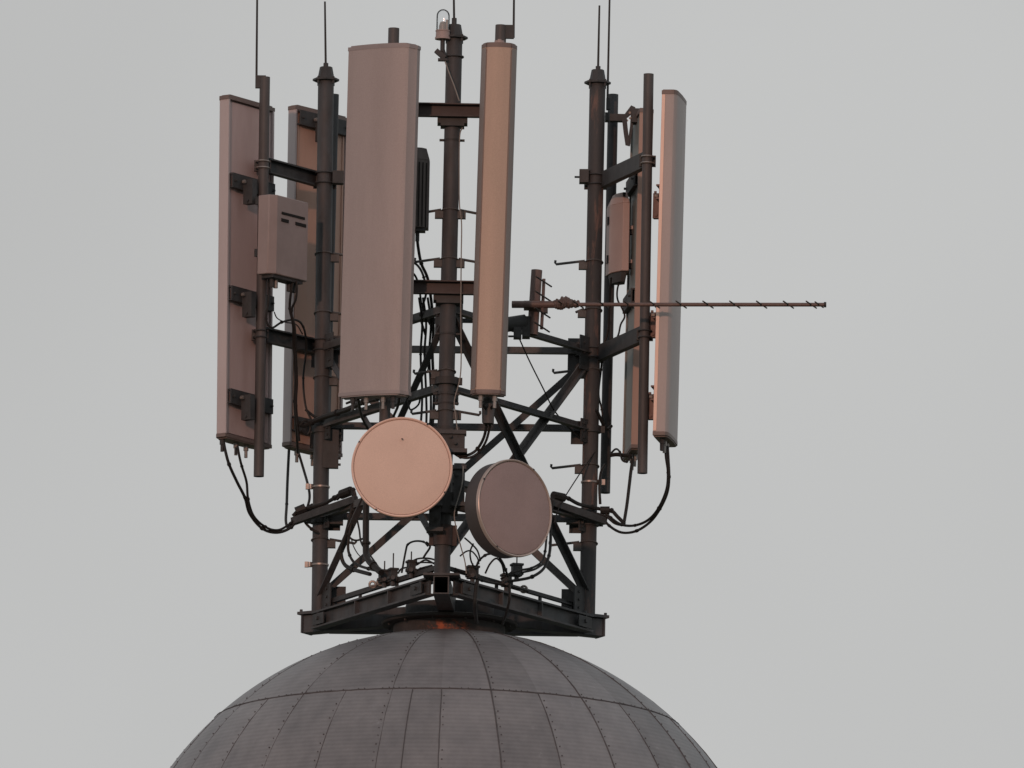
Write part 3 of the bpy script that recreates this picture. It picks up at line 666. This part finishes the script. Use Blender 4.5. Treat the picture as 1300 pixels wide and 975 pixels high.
# mount hardware beside the front leg, each bolted to it
for (x, y, w_, h_, mt, txt) in ((552,655,15,36,STEEL2,'dark upright steel bracket low on the left of the front mast leg'),(575,560,30,26,STEEL2,'dark clamp block high on the front mast leg between the two dishes'),(583,615,14,52,STEEL2,'dark mounting bracket wedged between the front mast leg and the shroud')):
    T = Thing('mount_bracket', txt, 'bracket', at(x,y+h_/2,-1.05), 'brackets on the front mast leg')
    m = MB(); m.box(at(x,y,-1.07), (1,0,0),(0,1,0),Z, u(w_),u(16),u(h_)); T.part('body', m, mt, bevel=.004)
    m = MB(); m.box(at(x,y+h_*.5,-1.08), (1,0,0),(0,1,0),Z, u(w_+6),u(20),u(5)); T.part('flange_plate', m, STEEL); m = MB(); m.box(at(x,y-h_*.4,-1.08), (1,0,0),(0,1,0),Z, u(w_+4),u(20),u(5)); T.part('flange_plate', m, STEEL)
    m = MB(); m.cyl(at(x+3,y+2,-1.10), at(x+3,y+2,-1.14), u(2.2), 6); m.cyl(at(x-3,y-h_*.25,-1.10), at(x-3,y-h_*.25,-1.14), u(2.2), 6); T.part('bolt', m, STEEL2)

# ------------------------------------------------------------------ lightning rods
RG = 'thin upright lightning rods'
def rod(x0, y0, x1, y1, Y, label, holder=None, r=1.5):
    p, q = at(x1,y1,Y), at(x0,y0,Y)
    T = Thing('lightning_rod', label, 'lightning rod', p, RG)
    m = MB(); m.cyl(p, q, u(r), 10, u(r*.8)); T.part('rod', m, RODM)
    m = MB()
    if holder: m.box(at(holder[0],holder[1],Y), (1,0,0),(0,1,0),Z, u(holder[2]),u(7),u(holder[3]))
    else: m.cyl(p - Z*.005, p + Z*.035, u(3.2), 10)
    T.part('holder', m, STEEL2)
rod(327,-60,325.5,112,0.0,'leftmost thin rod, held by a plate on the far left pipe', (331,104,13,16))
rod(412.5,2,413.6,87,YL,'thin rod on the cap of the left mast leg')
rod(575.5,-50,576.6,30,YF,'thin rod on the cap of the front mast leg beside the lamp')
rod(653,-50,652,48,-1.2,'thin rod on the plate of the beige panel pipe', (646.5,40.5,12,17))
rod(761,7,759.2,91,YR,'thin rod on the cap of the right mast leg')
rod(774.5,-30,771,140,.62,'rightmost thin rod, clipped to the pipe beside the right mast leg', (772,132,5,14))

# ------------------------------------------------------------------ obstruction lamp
b0 = at(562, 50, -1.04)
T = Thing('obstruction_lamp', 'clear glass obstruction lamp beside the top of the front mast leg', 'lamp', b0)
m = MB(); m.lathe(b0, Z, [(0,0),(u(9.8),0),(u(9.8),u(2.5)),(u(9),u(3)),(u(8.8),u(9.5)),(u(9.3),u(10)),(u(9.3),u(11.5)),(0,u(11.5))], 32); lb = T.part('lamp_base', m, LAMPB)
m = MB(); rr = u(8.4)
pf = [(rr,u(11.5)),(rr,u(30))] + [(rr*math.cos(R(a)), u(30)+rr*math.sin(R(a))*1.05) for a in range(10,90,10)] + [(0,u(30)+rr*1.05)]
m.lathe(b0, Z, pf, 32); T.part('glass_dome', m, glass)
m = MB(); m.cyl(b0+Z*u(11.5), b0+Z*u(18), u(5), 16); m.lathe(b0+Z*u(18), Z, [(u(4.4),0),(u(4.4),u(2)),(u(3),u(4.5)),(0,u(5.2))], 16); T.part('bulb', m, LAMPI)
m = MB(); m.box(b0+Vector((u(5),0,u(18))), (1,0,0),(0,1,0),Z, u(3),u(6),u(14)); T.part('reflector', m, LAMPI)
m = MB(); m.cyl(b0, b0 - Z*u(16), u(3), 12); m.cyl(b0 - Z*u(12), b0 - Z*u(24) + Vector((u(4),0,0)), u(2.6), 8); T.part('stem', m, STEEL2)
m = MB(); m.box(at(559,69,-1.05), (1,0,-.85),(0,1,0),(.85,0,1), u(15),u(7),u(6)); m.ring(lf(72)-Z*0, Z, LR_+u(1.5), u(1.2)); m.box(at(562,76,-1.05), (1,0,0),(0,1,0),Z, u(12),u(8),u(3)); T.part('bracket', m, STEEL2)

# ------------------------------------------------------------------ yagi aerial
c0, c1 = at(650,386.5,-.72), at(1047,386.8,-.95)
T = Thing('yagi_aerial', 'long thin horizontal aerial rod with short cross elements pointing right', 'aerial', c0)
bd = (c1-c0).normalized(); ed = Vector((13,46,0)).normalized()
m = MB(); m.cyl(at(650,386.5,-.72), at(704,386.6,-.75), u(4.6), 14); m.cyl(at(704,386.6,-.75), c1, u(2.5), 12)
boom = T.part('boom', m, YAGI)
xs = [715,734,766,798,831,865,899,933,967,1001,1030,1040]
for x in xs:
    f = (x-650)/397; c = c0 + (c1-c0)*f
    m = MB(); ln = 50 if x < 1035 else 40; m.cyl(c - ed*u(ln/2), c + ed*u(ln/2), u(.95), 8); T.part('cross_element', m, RODM, boom)
m = MB(); m.cyl(at(1046,386.8,-.95), at(1049,386.8,-.95), u(3.6), 10); T.part('boom_cap', m, RODM, boom)
m = MB(); m.tube([at(690.5,354,-.74), at(689,389,-.74), at(687.5,418,-.74)], u(2.1), 8, False); rb = T.part('reflector_bar', m, YAGI)
for y in (357.5,376,397,415):
    m = MB(); c = at(690.5-(y-354)*.047,y,-.76); m.cyl(c - ed*u(36), c + ed*u(36), u(1.1), 8); T.part('reflector_element', m, RODM, rb)
m = MB()
for i in range(26):
    f = i/25; x = 704 + 30*f; c = at(x, 385.5+math.sin(f*9)*.8, -.755); r_ = (4 + 4.6*math.sin(math.pi*min(1,f*1.15))**1.0*(1-.35*f))*random.uniform(.85,1.15)
    m.ring(c + Vector((0,0,u(random.uniform(-1,1.4)))), bd + Vector((random.uniform(-.3,.3),random.uniform(-.3,.3),random.uniform(-.5,.5))), u(max(2,r_-1.6)), u(1.9), 10)
T.part('taped_joint', m, TAPE)
m = MB(); m.box(at(678,388,-.68), bd,(0,1,0),Z, u(26),u(16),u(10)); m.ring(at(678.5,386,-.62), Z, u(8), u(1.3)); m.ring(at(678,391,-.62), Z, u(8), u(1.3)); T.part('clamp', m, YAGI)
m = MB(); m.box(at(691,394,-.72), bd,(0,1,0),Z, u(9),u(10),u(7)); T.part('clamp', m, STEEL2)
# dark tube stub that carries the short aerial pipe
T = Thing('stub_arm', 'dark thick tube stub carrying the short reddish pipe, right of the beige panel', 'support arm', at(640,410,-.66))
m = MB(); m.cyl(at(618,416,-.70), at(667,408.5,-.64), u(9.5), 20); T.part('tube', m, STEEL2)
m = MB(); m.box(at(668,416,-.62), (1,0,0),(0,1,0),Z, u(10),u(22),u(26)); m.box(at(657,423,-.66), (1,0,0),(0,1,0),Z, u(10),u(16),u(14)); m.cyl(at(655,427,-.7), at(645,427,-.7), u(1.3), 6); T.part('clamp', m, STEEL2)

# ------------------------------------------------------------------ leg-mounted cable holders (stainless)
for k, py, s_, txt in (('L',618,-1,'upper pale steel ring clamp on the lower left mast leg'),('L',717,-1,'lower pale steel ring clamp on the lower left mast leg'),('R',612,1,'pale steel ring clamp on the right mast leg below its long pipe')):
    c = legp(k, zleg(k, py)); T = Thing('ring_clamp', txt, 'clamp', c, 'pale ring clamps on the mast legs')
    m = MB(); m.lathe(c - Z*u(1.4), Z, [(LR_,0),(LR_+u(1.2),0),(LR_+u(1.2),u(2.2)),(LR_,u(2.2))], 28); T.part('band', m, GALV)
    m = MB(); m.cyl(c + Vector((s_*u(13),0,-u(3))), c + Vector((s_*u(13),0,u(3))), u(3.6), 12); m.box(c + Vector((s_*u(17),0,0)), (1,0,0),(0,1,0),Z, u(5),u(5),u(7)); T.part('holder', m, GALV)

# dark arms at the dish level carrying the cable harness
for k, pts, txt in (('L', [(372,662,.45),(452,634,.08)], 'dark short arm crossing the left mast leg under the cable bundle'), ('R', [(768,662,.40),(694,636,.05)], 'dark short arm crossing the right mast leg under the cable bundle')):
    p, q = at(*pts[1]), at(*pts[0]); d = (q-p).normalized()
    T = Thing('support_arm', txt, 'support arm', q, 'arms under the cable bundles')
    m = MB(); m.box((p+q)/2, d, d.cross(Z), d.cross(Z).cross(d), (q-p).length, u(8), u(9)); T.part('bar', m, STEEL2)
    c = legp(k, zleg(k, 655)); m = MB(); m.box(c + Vector((u(18) if k=='L' else -u(18), -.06, -u(3))), (1,0,0),(0,1,0),Z, u(22),u(14),u(20)); m.ring(c, Z, LR_+u(1.5), u(1.3)); T.part('clamp', m, STEEL2)

# ------------------------------------------------------------------ cables
CG = 'black cables'
def cable(pts, label, r=1.6, mtl=CABLE, group=CG, name='cable', ferr=None):
    pp = [at(*p) for p in pts]
    m = MB()
    m.tube(pp, u(r), 8)
    if mtl is CABLE and len(pts) >= 6 and r >= 1.3:      # ties and joints along the run
        for i in range(2, len(pts)-1, 2):
            d_ = (pp[i+1]-pp[i-1]).normalized(); m.cyl(pp[i]-d_*u(random.uniform(.8,2.4)), pp[i]+d_*u(.9), u(r*random.uniform(1.2,1.5)), 8)
    return solo(name, m, mtl, label, 'cable', pp[-1], group)
cable([(284,562,-.12),(286,572,-.12),(291,590,-.1),(301,612,0),(311,632,.1),(317,652,.2),(333,671,.3),(352,676,.38),(370,669,.42),(383,652,.45),(398,644,.45)], 'longest drooping cable from the left edge of the far left panel', 1.9)
cable([(301.5,566,-.06),(304,580,-.06),(307,592,-.02),(313,612,.05),(315,634,.1),(322,655,.2),(337,669,.3),(353,673,.38),(369,664,.42),(381,650,.45),(397,640,.46)], 'drooping cable from the middle of the far left panel, inside the longest one', 1.6)
cable([(299.5,568,-.08),(299.3,577,-.08)], 'short loose tail under the far left panel', 1.3)
cable([(367,568,.9),(365,610,.8),(364,640,.65),(363,662,.5),(367,670,.45),(377,655,.45),(385,646,.45)], 'cable hanging straight from the panel behind the left leg', 1.8)
cable([(377,568,.9),(386,598,.8),(391.5,618,.6),(393,632,.5),(390,645,.45),(386,660,.45),(396,672,.45),(404,676,.45)], 'cable running through the upper ring clamp on the left leg', 1.7)
cable([(372,357,.0),(369,375,.02),(368,392,.06),(372,412,.1),(373,440,.2),(375,480,.3),(374,510,.35),(376,540,.45),(378,575,.7)], 'left of two cables dropping from the slotted grey box', 1.7)
cable([(377,357,.0),(376,378,.02),(370,395,.06),(374,415,.1),(375.5,445,.2),(377,485,.3),(376,515,.35),(380,560,.45)], 'right of two cables dropping from the slotted grey box', 1.5)
cable([(341,352,-.05),(341,380,-.05),(338,405,-.04),(345,416,-.02),(358,409,.05),(375,406,.15),(385,415,.25),(389,440,.4),(385,480,.45),(388,515,.45),(396,535,.45)], 'cable looping from the far left pipe over to the left leg', 1.4)
cable([(348,396,-.02),(352,404,0),(362,409,.05),(376,412,.15),(384,424,.3)], 'thin wire looping between the far left pipe and its lower arm', .8)
cable([(378,536,.4),(385,540,.42),(396,536,.42),(410,530,.35),(428,524,.2),(445,518,0),(462,510,-.2),(480,506,-.4)], 'cable bundle along the sloping brace under the widest panel', 3.4)
cable([(382,546,.4),(390,552,.42),(394,542,.42),(388,534,.4),(380,540,.4)], 'small coil of cable at the left leg beside the bolted plate', 1.5)
cable([(372,655,.43),(380,648,.43),(395,644,.4),(412,639,.35),(425,632,.28),(434,626,.2),(446,622,.12),(449,632,.1),(446,650,.1),(439,680,.15),(433,700,.2),(437,716,.2),(449,723,.1),(470,729,-.1)], 'cable bundle over the left short arm dropping towards the base', 2.6)
cable([(428,634,.25),(440,622,.16),(449,622,.1),(452,640,.1),(447,660,.1),(442,690,.13),(444,705,.12),(452,716,.05),(468,722,-.1),(485,726,-.3)], 'second cable curving down beside the left diagonal brace', 1.8)
m = MB(); p_ = [at(433,628,.2), at(446,623,.14)]; m.cyl(p_[0], p_[1], u(6), 10); m.cyl(at(376,650,.42), at(388,645,.42), u(6.5), 10)
solo('cable_tie_block', m, CABLE, 'black bundled splice over the left short arm', 'cable splice', p_[0], 'black cable splices')
m = MB(); m.cyl(at(702,629,.08), at(716,632,.14), u(5.6), 10); m.cyl(at(762,648,.4), at(774,648,.4), u(5.4), 10)
solo('cable_tie_block', m, CABLE, 'black bundled splice over the right short arm', 'cable splice', at(702,629,.08), 'black cable splices')
# right side droops
cable([(845,566,-.46),(845.5,580,-.46),(848,600,-.42),(846,622,-.35),(836,645,-.2),(823,660,0),(806,667,.15),(789,666,.3),(775,657,.38),(766,649,.4)], 'inner drooping cable from the far right panel', 1.7)
cable([(847.5,566,-.44),(848.5,582,-.44),(849.5,606,-.42),(847,626,-.35),(838,646,-.2),(826,662,0),(808,674,.15),(789,676,.3),(773,667,.38),(764,655,.4)], 'outer drooping cable from the far right panel, hanging lowest', 1.7)
cable([(803.5,582,.4),(801,598,.4),(799,615,.38),(796,640,.36),(792.5,662,.34)], 'straight cable hanging from the slim panel behind the right pipe', 2.1)
cable([(793,665,.34),(784,656,.36),(776,648,.38),(766,647,.4),(752,644,.36),(735,640,.25),(722,633,.15),(712,629,.1),(704,627,.06)], 'cable bundle over the right short arm', 2.4)
cable([(790,667,.33),(780,664,.36),(770,656,.38),(758,652,.38)], 'short cable curling into the right leg below the bundle', 1.6)
cable([(839,562,-.47),(839,572,-.47)], 'short loose tail under the far right panel', 1.3)
cable([(768,590,.5),(763,600,.45),(761,618,.42),(762,640,.42)], 'cable passing through the ring clamp on the right leg', 1.8)
cable([(789,352,.58),(784,366,.58),(784,380,.57),(790,392,.55),(793,402,.55),(788,412,.54),(785,425,.53),(779,436,.5)], 'thin cable from the pale pinkish box curving to the right pipe', 1.2)
cable([(776,352,.3),(774,380,.4),(772,420,.48),(766,440,.5),(763,470,.5),(760,500,.5),(764,520,.5),(767,545,.5)], 'thin cable running down beside the right mast leg', 1.3)
cable([(776,575,.55),(782,570,.5),(787,574,.45),(790,584,.4),(796,586,.4),(800,578,.42)], 'small loop of cable between the right pipe and the slim panel', 1.3)
cable([(775,578,.5),(783,577,.48),(792,578,.45),(803,578,.42)], 'thick dark bundle joining the slim right panel to its pipe', 2.6)
cable([(658,427,-.62),(672,458,-.4),(690,494,-.1),(703,520,.1),(722,543,.3),(738,556,.42)], 'thin straight wire slanting from the tube stub to the right leg', .95)
cable([(756,573,.42),(735,603,.3),(712,640,.1),(703,664,0)], 'thin wire slanting down left from the right leg', .8)
# front leg wires
cable([(565,78,-1.1),(570,92,-1.1),(577,110,-1.1),(583,128,-1.1)], 'pale thin wire slanting from the lamp down the front leg', .8, WIRE, 'pale thin wires')
cable([(587,162,-1.05),(583.5,175,-1.05),(583,230,-1.05),(583.5,262,-1.1),(586,285,-1.1),(585.5,330,-1.1),(585,400,-1.1),(585.5,450,-1.1),(584,480,-1.1),(577,508,-1.1),(578,525,-1.1),(581,548,-1.1)], 'pale thin wire running down the right side of the front leg', .75, WIRE, 'pale thin wires')
cable([(588,592,-1.13),(587,612,-1.16),(582,632,-1.16),(577,650,-1.16),(578,665,-1.16),(584,690,-1.13),(590,712,-1.1),(592,728,-1.1)], 'pale thin wire hanging low between the two dishes', .75, WIRE, 'pale thin wires')
# cables inside the mast, behind the front leg
for i,(x0,x1,x2,x3) in enumerate(((538,547,549,546),(534,541,543,541),(528,536,538,534),(531,550,553,549))):
    t = ['black feeder cable just left of the front leg, nearest to it','black feeder cable second from the front leg','black feeder cable third from the front leg','thicker feeder cable dropping from the dark slim box'][i]
    cable(([(529,296,-.95),(531,315,-.93),(535,335,-.9),(544,358,-.85)] if i == 3 else [(x1-4,378,-.8)]) + [(x1,410,-.7),(x2-4,450,-.6),(x2-2,500,-.6),(x3,540,-.7),(x3-6,590,-.7),(x3+2,640,-.7)], t, 1.5 if i < 3 else 1.9)
cable([(520,330,-.8),(531,338,-.8),(538,352,-.8),(541,372,-.75),(534,400,-.7),(540,425,-.6)], 'arching cable beside the front leg, outer one', 1.5)
cable([(520,344,-.85),(527,350,-.85),(532,364,-.8),(536,390,-.7),(546,412,-.6)], 'arching cable beside the front leg, inner one', 1.4)
cable([(539,457,-.6),(543,462,-.6),(543,470,-.6),(538,474,-.6),(535,467,-.6),(539,457,-.6)], 'tiny coil of cable left of the front leg', .9)
cable([(534,502,-.6),(531,514,-.6),(521,520,-.6),(518,508,-.6)], 'small hooked cable under the widest panel', 1.2)
cable([(618,540,-1.15),(614,556,-1.1),(606,570,-1.05),(596,577,-1.05),(586,578,-1.05),(578,572,-1.05)], 'left of two cables curving from the beige panel to the front leg', 1.9)
cable([(622,542,-1.15),(617,560,-1.1),(608,574,-1.05),(596,581,-1.05),(584,580,-1.05),(574,574,-1.05)], 'right of two cables curving from the beige panel to the front leg', 1.6)
cable([(612,503,-1.35),(611,512,-1.3),(617,520,-1.22),(617,540,-1.15)], 'left short feeder directly under the beige panel', 1.8)
cable([(628,503,-1.35),(629,512,-1.3),(623,520,-1.22),(622,542,-1.15)], 'right short feeder directly under the beige panel', 1.8)
m = MB(); m.cyl(at(620.5,505,-1.2), at(619,537,-1.16), u(9), 16, u(7)); solo('cable_boot', m, STEEL2, 'dark tapering boot below the beige panel', 'cable boot', at(619,537,-1.16))
# dark cable bundle dropping behind the pale dish
cable([(466,560,-.2),(465,620,-.15),(464.5,690,-.15),(466,708,-.2),(474,718,-.3),(484,727,-.4)], 'thick black cable bundle dropping below the pale dish to the base', 4.2)
# loops at the base
cable([(510,727,-.6),(515,700,-.55),(518,691,-.55),(527,687,-.6),(538,688,-.65),(543,693,-.7)], 'big cable loop at the base left of the front leg', 1.3)
cable([(524,712,-.6),(532,709,-.65),(545,709,-.7),(556,712,-.8)], 'upper flat cable arc at the base left of the front leg', 1.2)
cable([(527,715,-.6),(538,714,-.65),(556,715,-.8)], 'middle flat cable at the base left of the front leg', 1.1)
cable([(505,728,-.5),(510,722,-.52),(519,720,-.55),(529,717,-.6),(540,711,-.65),(552,716,-.75)], 'lower wavy cable at the base left of the front leg', 1.2)
cable([(604,722,-.75),(608,712,-.72),(616,705,-.7),(624,703,-.66),(632,706,-.64),(638,714,-.6),(642,724,-.55),(645,732,-.5)], 'round cable loop at the base under the shrouded dish, outer one', 1.5)
cable([(603,722,-.75),(598,712,-.78),(597,700,-.8),(601,690,-.82)], 'thin cable rising left of the round loop under the shrouded dish', 1.1)
cable([(584,706,-.82),(592,700,-.8),(599,700,-.78),(606,708,-.75),(608,716,-.72)], 'thin cable crossing in front of the shrouded dish foot', 1.0)
cable([(636,735,-.5),(642,731,-.52),(650,727,-.5),(660,724,-.45),(675,721,-.4),(688,713,-.3),(692,700,-.2),(694,680,-.1),(697,650,.0),(701,634,.05)], 'cable sweeping up behind the shrouded dish to the right arm, inner one', 1.5)
cable([(645,738,-.45),(660,736,-.42),(676,732,-.38),(690,722,-.3),(697,705,-.2),(699,685,-.1),(699,655,0),(702,636,.05)], 'cable sweeping up behind the shrouded dish to the right arm, outer one', 1.9)
cable([(662,727,-.45),(678,723,-.4),(690,716,-.3)], 'short cable end curving right at the base under the shrouded dish', 1.4)
cable([(606,737,-1.0),(604,752,-1.02),(603,770,-1.0),(605,790,-.7)], 'thick dark cable hanging down over the right base beam', 2.6)
cable([(647,742,-.75),(647,760,-.78),(643,778,-.7),(638,792,-.5)], 'thin dark cable hanging down over the right base beam', 1.6)

cable([(446,640,.08),(452,655,.08),(456,672,.06),(459,690,.0),(470,705,-.1),(482,722,-.25)], 'slack thin cable beside the thick bundle under the pale dish', 1.2)
cable([(440,677,.1),(446,684,.1),(453,686,.08),(463,683,.0)], 'short cable link to the thick bundle under the pale dish', 1.3)
cable([(446,684,.1),(449,694,.1),(455,704,.05),(464,712,-.05)], 'hair thin cable between the brace and the thick bundle', .7)
cable([(541,688,-.75),(546,694,-.75),(540,704,-.72),(537,709,-.7)], 'short stray tail near the front leg foot on the left', 1.4)
cable([(493,731,-.35),(503,737,-.35),(512,733,-.42),(522,728,-.55),(534,722,-.62),(548,718,-.8)], 'lowest cable lying along the left base rail', 1.5)
cable([(578,722,-.84),(592,729,-.72),(612,737,-.6),(630,741,-.45),(648,744,-.36),(670,750,-.2)], 'lowest cable lying along the right base rail', 1.6)
cable([(616,728,-.6),(622,716,-.62),(630,709,-.62),(637,716,-.55),(640,728,-.45)], 'round cable loop at the base under the shrouded dish, inner one', 1.2)
cable([(590,683,-.95),(598,690,-.88),(606,699,-.8),(610,712,-.75)], 'thin cable dropping from the foot of the shrouded dish', 1.1)
cable([(388,520,.5),(398,528,.48),(410,534,.46),(424,533,.4),(438,526,.3)], 'short cable over the sloping brace at the left leg', 1.8)
cable([(440,512,.1),(452,508,.0),(464,512,-.1),(474,506,-.25)], 'wavy cable under the bottom edge of the widest panel', 1.6)
cable([(455,507,-1.3),(457,520,-1.1),(462,535,-.8),(470,548,-.6)], 'left feeder from the bottom of the widest panel', 1.8)
cable([(507,505,-1.3),(505,516,-1.1),(499,530,-.8),(494,545,-.6)], 'right feeder from the bottom of the widest panel', 1.8)
cable([(757,520,.36),(764,535,.42),(770,545,.5),(776,541,.58)], 'short thick cable bridging the right leg and its long pipe', 2.2)
# cable clamps standing on the base rails
KG = 'dark cable clamps on the base beams'
for (x, y, Y, s_, hh, txt) in ((488,732,-.28,13,12,'bulky dark cable clamp left on the left base beam'),(499,730,-.39,9,20,'dark cable clamp with tall stud on the left base beam'),(522,720,-.6,9,12,'dark cable clamp nearest the front leg on the left base beam'),(600,727,-.70,13,4,'flat dark cable clamp nearest the front leg on the right base beam'),(656,724,-.26,12,13,'tall dark cable clamp on the middle of the right base beam'),(643,737,-.36,11,8,'low dark cable clamp touching the tall one on the right base beam')):
    c = at(x,y,Y); T = Thing('cable_clamp', txt, 'cable clamp', c - Z*u(8), KG)
    m = MB(); m.box(c, (1,.3,0),(-.3,1,0),Z, u(s_),u(12),u(16)); m.box(c+Z*u(7), (1,.3,0),(-.3,1,0),Z, u(s_+3),u(14),u(3)); m.box(c-Z*u(4), (1,.3,0),(-.3,1,0),Z, u(s_+4),u(10),u(4)); T.part('block', m, STEEL2, bevel=.003)
    m = MB(); m.cyl(c+Z*u(6), c+Z*u(8+hh), u(.9), 6); T.part('stud', m, STEEL2)
    m = MB(); m.cyl(c-Z*u(5)-Vector((0,u(6),0)), c-Z*u(5)-Vector((0,u(12),0)), u(3), 6); m.cyl(c-Z*u(14), c-Z*u(8), u(3), 8); T.part('nut', m, STEEL)
for (x,y,Y,txt) in ((473,742,-.15,'left pale bolt end on the left base rail'),(483,739,-.23,'right pale bolt end on the left base rail'),(665,748,-.2,'pale ring bolt on the right base rail')):
    m = MB(); c = at(x,y,Y); m.ring(c, (0,1,.2), u(4), u(1.6), 12); m.cyl(c+Vector((u(-4),0,-u(3))), c+Vector((u(5),0,-u(1))), u(1.8), 8)
    solo('ring_bolt', m, GALV, txt, 'bolt', c, 'pale ring bolts on the base rails')

# ------------------------------------------------------------------ light, sky, camera
SUN_EL, SUN_AZ = R(7), R(-13)     # low sun behind the viewer, slightly to the left
sdir = Vector((math.sin(SUN_AZ)*math.cos(SUN_EL), -math.cos(SUN_AZ)*math.cos(SUN_EL), math.sin(SUN_EL)))
sl = bpy.data.lights.new('sun', 'SUN'); sl.energy = 1.0; sl.color = (1, .52, .36); sl.angle = R(1.5)
so = bpy.data.objects.new('sun', sl); COL.objects.link(so); so.location = (0, -20, H + 10); so.rotation_euler = sdir.to_track_quat('Z','Y').to_euler()

w = bpy.data.worlds.new('World'); scene.world = w; w.use_nodes = True; nt = w.node_tree; N = nt.nodes; L = nt.links
bg = N['Background']; sky = N.new('ShaderNodeTexSky'); sky.sky_type = 'NISHITA'; sky.sun_disc = False
sky.sun_elevation = SUN_EL; sky.sun_rotation = math.atan2(sdir.x, sdir.y); sky.dust_density = 4; sky.air_density = 1.5
hs = N.new('ShaderNodeHueSaturation'); hs.inputs['Saturation'].default_value = .25; L.new(sky.outputs[0], hs.inputs['Color'])
# an even grey overcast layer, a little uneven like real cloud
tc = N.new('ShaderNodeTexCoord'); nz = N.new('ShaderNodeTexNoise'); nz.inputs['Scale'].default_value = 26; nz.inputs['Detail'].default_value = 4; nz.inputs['Roughness'].default_value = .35
L.new(tc.outputs['Generated'], nz.inputs['Vector'])
rp = N.new('ShaderNodeValToRGB'); rp.color_ramp.elements[0].position = .25; rp.color_ramp.elements[1].position = .75
rp.color_ramp.elements[0].color = (.865,.871,.869,1); rp.color_ramp.elements[1].color = (.993,1.002,1.0,1); L.new(nz.outputs['Fac'], rp.inputs['Fac'])
sc = N.new('ShaderNodeVectorMath'); sc.operation = 'SCALE'; sc.inputs['Scale'].default_value = 5.75; L.new(rp.outputs['Color'], sc.inputs[0])
mx = N.new('ShaderNodeMix'); mx.data_type = 'RGBA'; mx.inputs['Factor'].default_value = .92
L.new(hs.outputs[0], mx.inputs['A']); L.new(sc.outputs[0], mx.inputs['B']); L.new(mx.outputs['Result'], bg.inputs['Color']); bg.inputs['Strength'].default_value = .1

cam = bpy.data.cameras.new('camera'); co = bpy.data.objects.new('camera', cam); COL.objects.link(co)
M_ = Matrix((c_rt, c_up, -fwd)).transposed().to_4x4(); M_.translation = CAM; co.matrix_world = M_
cam.sensor_fit = 'HORIZONTAL'; cam.sensor_width = 36; cam.lens = 36 * D / (1300/PPM); cam.clip_start = 1; cam.clip_end = 6000
scene.camera = co
vs_ = scene.view_settings; vs_.view_transform = 'Standard'; vs_.look = 'None'; vs_.exposure = 0; vs_.gamma = 1; vs_.use_curve_mapping = False
